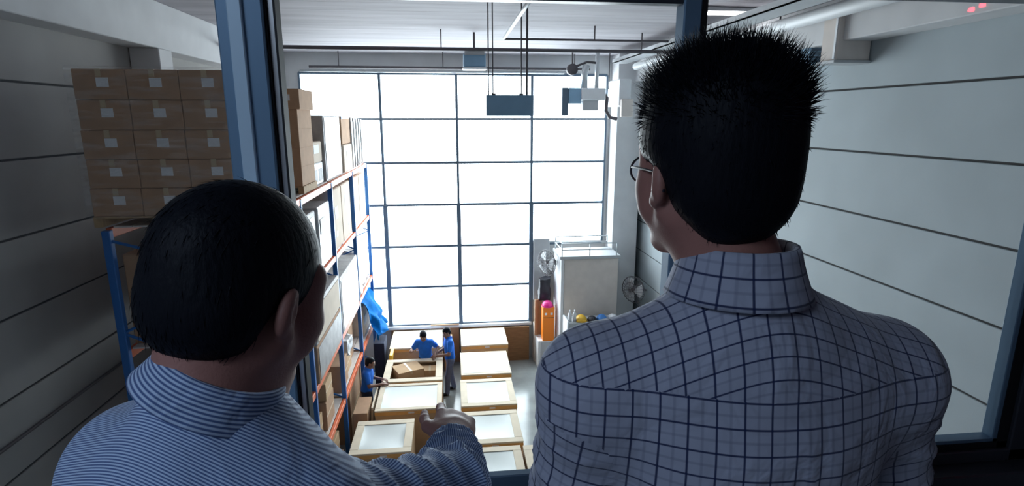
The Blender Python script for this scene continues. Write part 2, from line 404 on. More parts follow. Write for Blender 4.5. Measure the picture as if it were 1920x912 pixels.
F = lambda a0, a1, b0, b1, m='label', n='paper_label', t=.004: (n, m, a0, a1, b0, b1, t)
z3 = TOP[3]
goods(-2.95, -2.16, 9.24, 9.95, z3 + .36, z3 + .70, 'cartonpale', 'carton', 'small tan carton with white sticker on a slotted crate, top shelf', 'box', [F(.2, .7, .45, .85)])
cr = goods(-2.95, -2.16, 9.24, 9.95, z3, z3 + .355, 'white', 'plastic_crate', 'white crate with dark hand slots below a small carton, top shelf', 'crate', [F(.12, .42, .15, .7, 'black', 'slot'), F(.55, .88, .15, .7, 'black', 'slot')])
goods(-3.3, -2.12, 10.0, 11.5, z3, z3 + 1.12, 'greywrap', 'wrapped_carton', 'tall brown-ended wrapped carton, topmost shelf past the slotted crate', 'box', [F(.05, .95, .03, .97, 'wrap', 'plastic_wrap', .01), F(.35, .6, .5, .62)])
goods(-3.3, -2.12, 11.65, 12.6, z3 + .56, z3 + 1.12, 'carton', 'carton', 'plain brown carton on the upper part of the top shelf, fifth from the camera', 'box', [F(.02, .98, .9, 1.0, 'blue', 'blue_strap', .006)])
goods(-3.3, -2.10, 11.65, 12.62, z3, z3 + .55, 'cartonpale', 'carton', 'pale carton with a white label beneath a plain brown carton, top shelf', 'box', [F(.3, .7, .3, .75)])
for i in range(5):
    y = 12.8 + i * .34
    p = MB().box(-3.3, -2.12, y, y + .20, z3, z3 + 1.10 - .01 * i, .01)
    o = tag(p.build('flat_panel_pack', M['greywrap']), ['first', 'second', 'third', 'fourth', 'last'][i] + ' upright flat pack from the camera at the window end of the top shelf', 'panel pack', 'flat packs on the top shelf')
    MB().box(-2.125, -2.112, y + .02, y + .18, z3 + .05, z3 + 1.0, .003).build('edge_board', M['wrap'], o)
z2 = TOP[2]
goods(-3.43, -2.14, 6.1, 7.8, z2, z2 + 1.0, 'carton', 'carton', 'brown carton near the wall just under the near stack, second shelf down', 'box', [F(.1, .9, .1, .9, 'greywrap', 'plastic_wrap')])
goods(-3.2, -2.13, 8.1, 9.0, z2, z2 + .98, 'greywrap', 'wrapped_carton', 'grey wrapped carton with white labels beside the man\'s forehead, second shelf down', 'box', [F(.1, .9, .08, .92, 'wrap', 'plastic_wrap', .008), F(.3, .75, .4, .55)])
goods(-3.2, -2.10, 9.08, 9.95, z2, z2 + 1.0, 'wrap', 'wrapped_carton', 'white film-wrapped load left of the first visible blue upright, second shelf down', 'box', [F(.1, .5, .55, .8, 'greywrap', 'plastic_wrap', .01)])
goods(-3.2, -2.12, 10.2, 11.15, z2, z2 + 1.12, 'cartonpale', 'carton', 'tall pale carton, nearer of two side by side on the second shelf down', 'box', [F(.3, .6, .5, .7), F(.3, .5, .2, .3)])
goods(-3.2, -2.12, 11.2, 12.15, z2, z2 + 1.12, 'cartonpale', 'carton', 'tall pale carton, farther of two side by side on the second shelf down', 'box', [F(.3, .6, .6, .8), F(.6, .8, .2, .3)])
goods(-3.2, -2.12, 12.5, 13.3, z2, z2 + 1.13, 'carton', 'carton', 'tall brown-ended carton past the middle upright, second shelf down', 'box', [F(.04, .96, .02, .98, 'cartonpale', 'side_panel', .006)])
goods(-3.2, -2.12, 13.36, 14.3, z2, z2 + 1.10, 'cartonpale', 'carton', 'tall pale carton at the window end of the second shelf down', 'box', [F(.2, .7, .7, .72, 'tape', 'tape')])
z1 = TOP[1]
goods(-3.25, -2.04, 8.15, 10.0, z1 + .62, z1 + 1.22, 'greywrap', 'long_crate', 'long grey case lying on top of another, third shelf down', 'case', [F(.03, .97, .06, .9, 'cartonpale', 'side_panel', .01), F(.1, .3, .5, .7), F(.6, .7, .3, .5)])
goods(-3.25, -2.04, 8.15, 10.0, z1, z1 + .60, 'carton', 'long_crate', 'long case with brown end and stained grey side under another, third shelf down', 'case', [F(.03, .97, .08, .94, 'greywrap', 'side_panel', .01), F(.82, .88, .5, .7, 'yellow', 'sticker')])
goods(-3.25, -2.06, 10.2, 12.15, z1, z1 + 1.08, 'greywrap', 'long_crate', 'big grey-white wrapped case with dark end between two uprights, third shelf down', 'case', [F(.04, .97, .04, .95, 'wrap', 'side_panel', .01), F(.3, .38, .7, .8, 'black', 'mark'), F(.55, .62, .45, .52, 'black', 'mark')])
# sagging film-wrapped load
def lump(x0, x1, y0, y1, z0, z1, m, name, label, cat, amp=.05, seed=0, parent=None):
    bm = bmesh.new(); bmesh.ops.create_cube(bm, size=1); bmesh.ops.subdivide_edges(bm, edges=bm.edges, cuts=12, use_grid_fill=True)
    for v in bm.verts:
        p = Vector((x0 + (v.co.x + .5) * (x1 - x0), y0 + (v.co.y + .5) * (y1 - y0), z0 + (v.co.z + .5) * (z1 - z0)))
        n = noise.noise_vector(p * 3.1 + Vector((seed, 0, 0))) * amp + noise.noise_vector(p * 8 + Vector((seed, 3, 0))) * amp * .4
        if v.co.z < -.49: n.z = 0
        v.co = p + n
    bmesh.ops.recalc_face_normals(bm, faces=bm.faces)
    me = bpy.data.meshes.new(name); bm.to_mesh(me); bm.free(); o = link(name, me, M[m], parent, True)
    if parent is None: tag(o, label, cat)
    return o
lump(-3.2, -2.12, 12.5, 14.2, z1 + .03, z1 + 1.05, 'wrap', 'wrapped_load', 'lumpy film-wrapped load at the window end of the third shelf down', 'wrapped goods', .07, 3)
goods(-3.43, -2.10, 6.1, 7.85, z1, z1 + 1.05, 'wrap', 'wrapped_carton', 'white-wrapped carton beside the man\'s jaw, third shelf down', 'box', [F(.2, .8, .2, .8, 'cartonpale', 'side_panel')])
z0 = TOP[0]
small = [(-2.9, -2.35, 8.2, 8.8, z0, z0 + .42, 'carton2', 'open brown carton nearest the camera on the lowest shelf'),
         (-2.9, -2.30, 8.9, 9.5, z0, z0 + .5, 'carton', 'brown carton second from the camera on the lowest shelf'),
         (-2.85, -2.3, 8.95, 9.45, z0 + .51, z0 + .82, 'carton2', 'small tan carton stacked second along the lowest shelf'),
         (-3.0, -2.3, 10.25, 10.9, z0, z0 + .55, 'carton', 'brown carton just past the second upright on the lowest shelf'),
         (-3.0, -2.35, 11.0, 11.6, z0, z0 + .4, 'carton2', 'low tan carton in the middle of the lowest shelf'),
         (-3.1, -2.4, 11.65, 12.2, z0, z0 + .75, 'carton', 'tall brown carton before the middle upright on the lowest shelf'),
         (-3.1, -2.55, 12.52, 13.1, z0, z0 + .7, 'carton', 'tall brown carton behind an upright near the blue sheet, lowest shelf'),
         (-2.85, -2.3, 8.2, 8.85, 0, .5, 'carton2', 'tan carton on the floor under the rack, nearest the window post'),
         (-2.85, -2.3, 8.25, 8.8, .51, .95, 'carton2', 'tan carton stacked above the floor carton under the rack'),
         (-2.8, -2.25, 9.1, 9.75, 0, .62, 'carton', 'brown carton on the floor under the rack, second from the camera'),
         (-2.85, -2.3, 9.1, 9.7, .63, 1.05, 'carton2', 'tan carton stacked on a brown one under the rack')]
for (a, b, c_, d_, e, f_, m_, lb) in small:
    goods(a + .14, b + .14, c_, d_, e, f_, m_, 'carton', lb, 'box', [F(.0, 1.0, .47, .53, 'tape', 'tape')], .008)
lump(-2.56, -2.16, 11.08, 11.55, z0 + .42, z0 + .72, 'wrap', 'plastic_bag', 'white plastic bag slumped on a carton at the edge of the lowest shelf', 'bag', .06, 9)
# floor cartons in front of the rack
goods(-2.02, -1.64 - .1, 10.35, 11.05, 0, 1.0, 'carton', 'carton', 'tall brown carton with tan lid on the floor by the rack upright', 'box', [F(.0, 1.0, .96, 1.0, 'carton2', 'lid_edge')], .008)
goods(-2.95, -2.16, 10.9, 12.15, 0, 1.25, 'carton', 'carton', 'large brown carton on the floor behind the blue-shirted worker by the rack', 'box', [F(.0, 1.0, .48, .52, 'tape', 'tape')], .008)
goods(-2.9, -2.2, 12.5, 13.3, 0, 1.35, 'carton', 'carton', 'brown carton standing under the rack near the blue sheet', 'box', [F(.0, 1.0, .48, .52, 'tape', 'tape')], .008)
# blue plastic sheet over the rack end, hanging into the aisle
def tarpf(u, v):
    x = -2.95 + 1.35 * u; y = 13.1 + 1.3 * v
    z = 2.42; t = max(0, u - .55) / .45; x = x if t == 0 else -2.2 + .42 * t ** .7; z -= 1.0 * t ** 1.1
    p = Vector((x, y, z)); n = noise.noise_vector(p * 3.2)
    return p + Vector((n.x * (.06 + .16 * t), n.y * (.08 + .2 * t), n.z * .06))
tb = MB().grid(tarpf, 30, 26)
tag(tb.build('plastic_sheet', M['tarp'], smooth=True, solid=.006), 'bright blue plastic sheet draped over the far end of the rack', 'plastic sheet')
goods(-3.0, -2.16, 13.15, 14.3, z0, z0 + .76, 'cartonpale', 'carton', 'pale carton under the blue plastic sheet at the rack end', 'box', [F(.1, .4, .3, .6)])
pb = MB().box(-1.98, -1.72, 13.3, 13.9, 0, 1.25, .01); tag(pb.build('board_bundle', M['navy']), 'dark upright bundle standing under the blue plastic sheet', 'bundle')
tag(MB().box(-1.64, -1.56, 13.02, 13.5, 0, 1.05, .01, Matrix.Rotation(.12, 3, 'Y')).build('yellow_board', M['yellow']), 'narrow yellow board leaning below the blue plastic sheet', 'board')

# ------------------------------------------------------------------ crates on the floor
def crate(x0, x1, y0, y1, h, label, style='sheet', bwid=.14):
    w, d = x1 - x0, y1 - y0
    t = thing('packing_crate', label, 'crate', ((x0 + x1) / 2, (y0 + y1) / 2, 0), 0, 'packing crates on the hall floor')
    a, b = w / 2, d / 2
    body = MB()
    if style == 'open':
        body.box(-a, a, -b, -b + .02, 0, h - .03).box(-a, a, b - .02, b, 0, h - .03).box(-a, -a + .02, -b, b, 0, h - .03).box(a - .02, a, -b, b, 0, h - .03).box(-a, a, -b, b, 0, .02)
    else: body.box(-a, a, -b, b, 0.0, h - .075, .006)
    body.build('body', M['carton2'], t)
    MB().box(-a - .006, a + .006, -b - .008, -b, h - .11, h - .035, .002).build('edge_band', M['edge'], t)
    if style == 'lid':
        MB().box(-a - .008, a + .008, -b - .008, b + .008, h - .035, h, .004).build('lid', M['lid'], t)
        sm = MB().box(-a + .05, a - .05, -b + .08, b - .05, h, h + .004, .001); sm.build('sheet_panel', M['label'], t)
    else:
        e = .008; q = bwid
        lf = MB().box(-a - e, a + e, -b - e, -b + q, h - .035, h, .004).box(-a - e, a + e, b - q, b + e, h - .035, h, .004)
        lf.box(-a - e, -a + q, -b + q + .002, b - q - .002, h - .035, h, .004).box(a - q, a + e, -b + q + .002, b - q - .002, h - .035, h, .004)
        lf.build('lid_frame', M['lid'], t)
        if style == 'sheet':
            def f(u, v):
                return Vector((-a + q - .01 + u * (w - 2 * q + .02), -b + q - .01 + v * (d - 2 * q + .02), h - .012 - .035 * math.sin(PI * v) * math.sin(PI * u) ** .5 if 0 < u < 1 else h - .012))
            MB().grid(f, 14, 14).build('sheet_panel', M['sheet'], t, True)
    MB().box(.0, .12, -b - .012, -b - .008, h - .085, h - .05).build('paper_label', M['label'], t)
    return t
crate(-1.86, -.80, 8.95, 10.05, 1.0, 'framed crate with grey sheet top, nearest of the left row by the rack')
crate(-1.60, -.28, 10.42, 11.56, 1.0, 'white-topped crate second from the camera in the left row', bwid=.1)
crate(-1.60, -.28, 11.68, 12.86, 1.0, 'open-topped crate holding a big carton, third in the left row', 'open', .15)
crate(-1.62, -.30, 13.55, 14.75, 1.0, 'white-lidded crate behind the two workers, farthest in the left row', 'lid')
crate(.20, 1.40, 13.55, 14.72, 1.0, 'white-lidded crate farthest in the right row, below the great window', 'lid')
crate(.16, 1.30, 11.85, 13.10, 1.0, 'white-lidded crate with rim, second from the window in the right row', 'lid')
crate(.13, 1.26, 10.42, 11.60, 1.0, 'pale framed crate in the middle of the right row', bwid=.13)
crate(.08, 1.21, 9.05, 10.18, 1.0, 'framed crate with grey sheet just right of the pointing hand', bwid=.14)
crate(.00, 1.13, 7.75, 8.92, 1.0, 'framed crate nearest the camera in the right row, right of the sleeve', bwid=.14)
crate(1.19, 2.30, 7.75, 8.90, 1.0, 'framed crate half hidden by the checked shirt, right of another crate', bwid=.14)
crate(-1.72, -.72, 7.45, 8.6, .78, 'low crate almost hidden behind the striped shoulder', 'lid')
# carton in the open crate
o = carton(.62, .5, .42, 'open tan carton being unpacked by two workers inside the open crate', m='carton2', loc=(-.98, 12.14, .60), rz=.42, lab=False)
carton(.5, .3, .30, 'tan carton lying beside the bigger one inside the open crate', m='carton2', loc=(-.58, 12.38, .60), rz=0, lab=False)
goods(-1.45, -.75, 11.84, 12.06, .6, .84, 'carton', 'carton', 'brown carton in the shadowed near side of the open crate', 'box', [], .006)
inb = MB().box(-1.5, -.38, 11.8, 12.74, .02, .59, .01); tag(inb.build('packed_goods', M['cartonpale']), 'pale packed goods filling the lower part of the open crate', 'packed goods')
# panel leaning at the near end of the left row
tag(MB().box(-1.72, -1.685, 10.6, 11.5, 0, .98, .004, Matrix.Rotation(.05, 3, 'Y')).build('leaning_board', M['lid']), 'pale board leaning on the second left crate beside the worker', 'board')
# brown boards and cartons below the window
tag(MB().box(1.42, 2.12, 14.70, 14.76, 0, 1.0, .004).build('plywood_board', M['ply']), 'brown plywood board leaning below the window at the right row\'s end', 'board')
tag(MB().box(.25, 1.38, 14.79, 14.86, 0, 1.08, .004).build('plywood_board', M['ply']), 'brown plywood board behind the farthest right crate below the window', 'board')
tag(MB().box(-.62, .16, 14.785, 14.85, 0, 1.12, .004).build('cardboard_sheet', M['carton']), 'big brown cardboard sheet standing behind the standing worker', 'board')
goods(-.26, -.04, 14.2, 14.5, 0, .95, 'carton2', 'carton', 'tall tan carton between the two workers below the window', 'box', [], .006)
tag(MB().box(-1.7, -.7, 14.79, 14.86, 0, 1.08, .004).build('plywood_board', M['ply']), 'brown plywood board behind the farthest left crate below the window', 'board')

# ------------------------------------------------------------------ right far corner
hs = thing('plant_enclosure', 'beige boxed enclosure with a rail on top in the right far corner', 'enclosure', (3.5, 14.0, 0))
MB().box(-.66, .76, -.45, .5, 0, 3.22, .01).build('front_panel', M['beige'], hs)
MB().box(-.74, -.66, -.47, .5, 0, 3.24, .01).build('side_panel', M['white'], hs)
MB().box(-.78, .8, -.5, .5, 3.22, 3.30, .01).build('top_panel', M['grey'], hs)
rl = MB()
for x, y in [(-.72, -.45), (0, -.45), (.7, -.45), (-.72, .45), (.7, .45)]: rl.tube([(x, y, 3.3), (x, y, 3.62)], .016, 8)
for z in (3.46, 3.62): rl.tube([(.7, -.45, z), (-.72, -.45, z), (-.72, .45, z), (.7, .45, z)], .016, 8)
rl.build('rail', M['galv'], hs, True)
MB().box(-.668, -.655, -.46, -.445, .3, 3.1).build('door_seam', M['seam'], hs)
pn_ = MB().box(2.24, 2.68, 14.76, 14.88, 1.75, 3.5, .008); tag(pn_.build('electrical_panel', M['grey']), 'tall grey panel mounted on the end wall behind the wall fan', 'panel')
tag(MB().box(2.24, 2.70, 14.55, 14.88, 0, 1.1, .01).build('wall_box', M['beige']), 'beige boxing at the foot of the end wall right of the window', 'wall boxing')
def fan(name, label, loc, rz, base):
    t = thing(name, label, 'fan', loc, rz)
    g = MB()
    for k in range(12):
        a = PI * k / 12
        pts = [(math.cos(a) * .27 * math.sin(s_), -.10 * math.cos(s_) - .02, math.sin(a) * .27 * math.sin(s_)) for s_ in [(-.5 + i / 12) * PI for i in range(13)]]
        g.tube(pts, .0035, 5)
        g.tube([(p[0], -p[1] * .6, p[2]) for p in pts], .0035, 5)
    g.tube([(math.cos(a) * .275, 0, math.sin(a) * .275) for a in [2 * PI * i / 28 for i in range(28)]], .008, 6, closed=True)
    g.tube([(math.cos(a) * .16, -.09, math.sin(a) * .16) for a in [2 * PI * i / 24 for i in range(24)]], .004, 6, closed=True)
    g.build('guard', M['iron'], t, True)
    for k in range(3):
        a0 = 2 * PI * k / 3
        bl_ = MB().grid(lambda u, v: Vector(((.04 + .2 * u) * math.cos(a0 + (v - .5) * 1.3), -.03 + .05 * v, (.04 + .2 * u) * math.sin(a0 + (v - .5) * 1.3))), 5, 6)
        bl_.build('blade', M['grey'], t, True, .004)
    MB().tube([(0, -.02, 0), (0, .06, 0), (0, .2, 0), (0, .24, 0)], [.05, .07, .065, .03], 16).build('motor', M['iron'], t, True)
    MB().tube([(0, .16, 0), (0, .2, -.06), base], .016, 8).build('bracket', M['iron'], t, True)
    t.scale = (1.25, 1.25, 1.25)
    return t
fan('wall_fan', 'caged wall fan with dark motor on a bracket by the great window\'s right foot', (2.47, 14.0, 3.02), math.radians(-60), (.02, .40, -.06))
fan('wall_fan', 'caged wall fan on the right panelled wall beside the checked collar', (4.62, 13.35, 2.42), math.radians(-55), (.0, .44, -.1))
wc = thing('steel_cabinet', 'white low cabinet standing on the floor under the orange box', 'cabinet', (2.48, 14.15, 0))
MB().box(-.22, .24, -.2, .3, .03, .86, .008).box(-.2, .22, -.18, .28, 0, .03).build('body', M['white'], wc)
d_ = MB().box(-.15, .22, -.212, -.2, .06, .83, .004).build('door', M['grey'], wc)
MB().box(.16, .18, -.222, -.212, .4, .5, .002).build('handle', M['galv'], d_)
oc = thing('orange_box', 'bright orange upright box standing on the white low cabinet', 'box', (2.50, 14.1, .86))
MB().box(-.12, .19, -.16, .16, 0, .95, .01).build('body', M['orangecab'], oc)
MB().box(-.07, -.01, -.164, -.158, .74, .80).box(.08, .14, -.164, -.158, .74, .80).build('marking', M['white'], oc)
MB().box(-.11, .18, -.163, -.16, .66, .67).build('door_seam', M['seam'], oc)
tag(MB().box(2.22, 2.30, 14.32, 14.36, .88, 1.9, .004).box(2.22, 2.42, 14.36, 14.4, .88, 1.9, .004).build('framed_board', M['carton']), 'brown board in a pale frame behind the orange box', 'board')
def helmet(name, label, loc, r, m):
    t = thing(name, label, 'helmet', loc, 0, 'helmets and caps')
    h = MB(); h.grid(lambda u, v: Vector((r * math.cos(2 * PI * u) * math.cos(PI / 2 * v * .999), r * 1.15 * math.sin(2 * PI * u) * math.cos(PI / 2 * v * .999), r * .95 * math.sin(PI / 2 * v * .999) + .01)), 20, 8)
    h.build('shell', M[m], t, True, .004)
    MB().tube([(1.12 * r * math.cos(a), 1.3 * r * math.sin(a), .008) for a in [2 * PI * i / 20 for i in range(20)]], .008, 6, closed=True).build('brim', M[m], t, True)
    return t
hm = helmet('safety_helmet', 'magenta safety helmet on top of the orange box', (2.52, 14.08, 1.81), .145, 'magenta')
MB().sphere((0, -.02, .125), .03, 12).build('knob', M['magenta'], hm, True)
lump(2.34, 2.64, 14.30, 14.54, 1.89, 2.48, 'black', 'hanging_bag', 'black bag hanging behind the magenta helmet', 'bag', .05, 21)
tl = thing('tool_cabinet', 'grey cabinet with helmets on top in front of the beige enclosure', 'cabinet', (3.45, 13.0, 0))
MB().box(-.62, .7, -.2, .3, .05, 1.78, .01).box(-.6, .68, -.18, .28, 0, .05).build('body', M['grey'], tl)
for sx in (-1, 1):
    dd = MB().box(.04 + (-.65 if sx < 0 else .01), .04 + (-.01 if sx < 0 else .65), -.214, -.2, .09, 1.64, .005).build('door', M['beige'], tl)
    MB().box(.04 + sx * .06 - .01, .04 + sx * .06 + .01, -.226, -.214, .8, .95, .002).build('handle', M['galv'], dd)
MB().box(-.66, -.62, -.22, .32, 0, 1.82, .005).build('side_panel', M['white'], tl)
helmet('safety_helmet', 'yellowish helmet with dark band on the grey cabinet, leftmost of its row', (3.18, 12.98, 1.78), .14, 'yellow')
helmet('safety_helmet', 'dark helmet beside the yellowish one on the grey cabinet', (3.45, 12.94, 1.78), .115, 'black')
helmet('safety_helmet', 'blue helmet in the middle of the row on the grey cabinet', (3.71, 12.98, 1.78), .13, 'bluehelm')
helmet('safety_helmet', 'white helmet at the right of the row on the grey cabinet', (3.99, 12.98, 1.78), .13, 'white')
for i, x in enumerate((2.88, 3.0)):
    b_ = MB().tube([(0, 0, 0), (0, 0, .2), (0, 0, .24), (0, 0, .26), (0, 0, .3)], [.045, .045, .02, .018, .018], 12)
    o = tag(b_.build('spray_bottle', M['white'], smooth=True), ['white bottle at the left edge of the grey cabinet top', 'thin white bottle second from the left on the grey cabinet'][i], 'bottle'); o.location = (x, 12.92, 1.78)
tag(MB().box(3.04, 3.28, 12.82, 12.87, 1.78, 1.83, .01).build('yellow_tool_case', M['yellow']), 'flat yellow case lying before the helmets on the grey cabinet', 'case')

# ------------------------------------------------------------------ under the ceiling
def pipe(label, pts, r, m='iron', name='ceiling_pipe', rods=()):
    t = thing(name, label, 'pipe', pts[0]); o0 = Vector(pts[0])
    MB().tube([Vector(p) - o0 for p in pts], r, 10).build('pipe_run', M[m], t, True)
    for p in rods:
        q = Vector(p) - o0
        MB().tube([q, (q.x, q.y, ZC - o0.z)], .012, 6).build('hanger_rod', M['iron'], t, True)
    return t
pipe('dark pipe hung across the hall, nearer of the two crossing pipes', [(-3.95, 10.9, 7.96), (4.7, 10.9, 7.96)], .034, rods=[(-.1, 10.9, 7.96), (3.7, 10.9, 7.96)])
pipe('dark pipe hung across the hall just above the great window', [(-3.3, 14.5, 7.93), (3.6, 14.5, 7.93)], .034, rods=[(-2.6, 14.5, 7.93), (-.1, 14.5, 7.93), (3.2, 14.5, 7.93)])
pipe('thin pipe crossing the right half of the ceiling', [(1.0, 10.2, 8.06), (4.7, 10.2, 8.06)], .02, rods=[(2.6, 10.2, 8.06)])
pipe('pale sprinkler pipe running away under the ceiling above the sign', [(1.0, 6.0, 8.08), (1.0, 10.2, 8.08)], .028, 'galv', rods=[(1.0, 7.4, 8.08)])
pipe('white insulated pipe running along the right wall under the ceiling', [(4.5, 2.0, 7.93), (4.5, 6.3, 7.93), (4.5, 13.6, 7.93)], .085, 'white', rods=[(4.5, 5.6, 8.0), (4.5, 7.6, 8.0), (4.5, 9.8, 8.0)])
pipe('pale pipe hugging the top edge of the great window', [(-3.6, 14.8, 7.86), (3.0, 14.8, 7.86)], .03, 'galv')
tr = thing('cable_tray', 'dark cable tray with many cables beside the white insulated pipe', 'cable tray', (4.2, 2.5, 8.0))
MB().box(-.25, .12, 0, 11.2, 0, .02).box(-.25, -.235, 0, 11.2, 0, .09).box(.105, .12, 0, 11.2, 0, .09).build('tray', M['grey'], tr)
for i in range(6): MB().tube([(-.2 + i * .05, 0, .035), (-.2 + i * .05 + .01, 5, .04), (-.2 + i * .05, 11.2, .035)], .014, 6).build('cable', M['iron' if i % 2 else 'grey'], tr, True)
fl = thing('fluorescent_lamp', 'glowing fluorescent lamp under the ceiling at the top right', 'lamp', (4.25, 8.35, 8.28))
MB().box(-.55, .45, -.06, .06, -.04, .0, .004).build('housing', M['white'], fl)
MB().tube([(-.52, 0, -.065), (.42, 0, -.065)], .026, 12).build('tube', M['lamp'], fl, True)
sq = thing('hanging_floodlight', 'square grey floodlight under the ceiling left of the hanging rods', 'lamp', (.52, 11.2, 7.66))
MB().box(-.21, .21, -.14, .14, 0, .26, .02).build('housing', M['slate'], sq)
MB().box(-.225, .225, -.16, .16, -.04, .0, .008).build('rim', M['white'], sq)
MB().box(-.19, .19, -.16, -.13, .22, .30, .006).build('bracket', M['grey'], sq)
MB().tube([(0, 0, .26), (0, 0, .64)], .02, 8).build('stem', M['iron'], sq, True)
sgn = thing('hanging_sign', 'slate blue sign board hanging on long rods before the great window', 'sign', (.87, 8.1, 6.74))
MB().box(-.335, .335, -.025, .025, 0, .29, .006).build('board', M['slate'], sgn)
for x in (-.30, -.24, .16, .24): MB().tube([(x, 0, .28), (x, 0, ZC - 6.74)], .009 if x < .2 else .014, 6).build('rod', M['iron'], sgn, True)
MB().box(-.26, -.2, -.02, .02, .28, .31).box(.13, .19, -.02, .02, .28, .31).build('clip', M['iron'], sgn)
# blower unit by the window's upper right
bu = thing('blower_unit', 'white ventilation blower with ducts hung at the window\'s upper right', 'ventilation unit', (3.3, 13.6, 6.9))
MB().box(-.16, .42, -.25, .25, .23, .52, .03).build('casing', M['white'], bu)
MB().box(-.12, .26, -.2, .2, 0, .24, .015).build('motor_box', M['grey'], bu)
MB().box(-.46, -.16, -.18, .18, .16, .52, .01).build('inlet_box', M['slate'], bu)
MB().box(-.62, -.47, -.2, .2, -.12, .52, .01).build('flange', M['frame'], bu)
MB().tube([(.42, 0, .4), (.52, 0, .3), (.5, 0, 0), (.6, 0, -.16), (.78, 0, -.2)], .045, 10).build('hose', M['iron'], bu, True)
MB().tube([(-.05, 0, .52), (-.05, 0, .9), (.0, 0, 1.05)], .08, 12).tube([(.25, 0, .5), (.25, 0, 1.38)], .05, 10).build('duct', M['galv'], bu, True)
MB().tube([(-.35, -.05, .95), (-.35, .1, .95)], .13, 16).tube([(-.3, 0, 1.0), (0, 0, 1.12), (.25, 0, 1.1)], .03, 8).tube([(-.35, 0, 1.0), (-.35, 0, 1.4)], .02, 6).build('round_fan', M['iron'], bu, True)
MB().tube([(.55, 0, .5), (.55, 0, 1.4)], .012, 6).build('hanger_rod', M['iron'], bu, True)
dc = MB().box(4.0, 4.28, 13.2, 14.2, 7.0, 7.62, .02); tag(dc.build('duct_box', M['white']), 'white duct box between the blower and the far column', 'duct')
gr_ = tag(MB().box(4.02, 4.3, 13.05, 13.18, 6.75, 7.15, .01).build('duct_grille', M['beige']), 'beige grille box below the white duct by the far column', 'grille')
# box unit and louvre on the right wall
wu = thing('wall_unit', 'boxy grey unit with a bottom ledge high on the right wall', 'wall unit', (4.95, 6.7, 7.36))
MB().box(-.30, .14, -.12, .18, .03, .56, .012).build('casing', M['beige'], wu)
MB().box(-.34, .14, -.15, .2, 0, .035, .004).build('ledge', M['grey'], wu)
MB().box(-.31, -.295, -.1, -.06, .05, .54, .003).build('edge_strip', M['white'], wu)
lv = thing('louvre_vent', 'blue-grey louvred vent beside the boxy unit on the right wall', 'vent', (4.95, 7.3, 7.42))
MB().box(-.18, .14, -.02, .2, 0, .3, .008).build('frame', M['slate'], lv)
ls = MB()
for i in range(6): ls.box(-.17, .13, -.034, -.018, .02 + i * .046, .05 + i * .046, .002, Matrix.Rotation(.4, 3, 'X'))
ls.build('slat', M['frame'], lv)
hk = MB().tube([(-3.97, 11.9, 7.72), (-3.9, 11.9, 7.68), (-3.86, 11.9, 7.75), (-3.86, 11.9, 7.85)], .018, 8)
tag(hk.build('beam_hook', M['iron'], smooth=True), 'small dark hook on the left wall beam beside the window post', 'hook')

# ------------------------------------------------------------------ people: implicit bodies, one continuous skin each
def axis(lo, hi, coarse, fine=()):
    v = [lo]
    while v[-1] < hi:
        s_ = coarse
        for a, b, f in fine:
            if a - 1e-9 <= v[-1] + min(coarse, f) and v[-1] <= b: s_ = min(s_, f)
        v.append(v[-1] + s_)
    return np.array(v, dtype=np.float32)
def Rz(a): c, s_ = math.cos(a), math.sin(a); return np.array([[c, -s_, 0], [s_, c, 0], [0, 0, 1.]])
def Rx(a): c, s_ = math.cos(a), math.sin(a); return np.array([[1, 0, 0], [0, c, -s_], [0, s_, c]])
def Ry(a): c, s_ = math.cos(a), math.sin(a); return np.array([[c, 0, s_], [0, 1, 0], [-s_, 0, c]])
def cap(a, b, ra, rb=None, k=.02, op='u'): return ('c', np.array(a, float), np.array(b, float), ra, ra if rb is None else rb, k, op)
def ell(c, r, R_=None, k=.02, op='u'): return ('e', np.array(c, float), np.array(r, float), np.eye(3) if R_ is None else R_, 0, k, op)
def plane(p, n, op='i', k=.004): return ('p', np.array(p, float), np.array(n, float), 0, 0, k, op)
def evalp(p, X, Y, Z):
    if p[0] == 'c':
        a, b = p[1], p[2]; ab = b - a; L2 = max(ab @ ab, 1e-12)
        px, py, pz = X - a[0], Y - a[1], Z - a[2]
        h = np.clip((px * ab[0] + py * ab[1] + pz * ab[2]) / L2, 0, 1)
        return np.sqrt((px - h * ab[0]) ** 2 + (py - h * ab[1]) ** 2 + (pz - h * ab[2]) ** 2) - (p[3] + (p[4] - p[3]) * h)
    if p[0] == 'e':
        c, r, R_ = p[1], p[2], p[3]; px, py, pz = X - c[0], Y - c[1], Z - c[2]
        q = [px * R_[0, i] + py * R_[1, i] + pz * R_[2, i] for i in range(3)]
        k0 = np.sqrt(sum((q[i] / r[i]) ** 2 for i in range(3))); k1 = np.sqrt(sum((q[i] / r[i] ** 2) ** 2 for i in range(3)))
        return k0 * (k0 - 1) / np.maximum(k1, 1e-6)
    return (X - p[1][0]) * p[2][0] + (Y - p[1][1]) * p[2][1] + (Z - p[1][2]) * p[2][2]
def bounds(p):
    if p[0] == 'c':
        r = max(p[3], p[4]); return np.minimum(p[1], p[2]) - r, np.maximum(p[1], p[2]) + r
    if p[0] == 'e':
        e = np.sqrt((p[3] ** 2) @ (p[2] ** 2)); return p[1] - e, p[1] + e
    return None
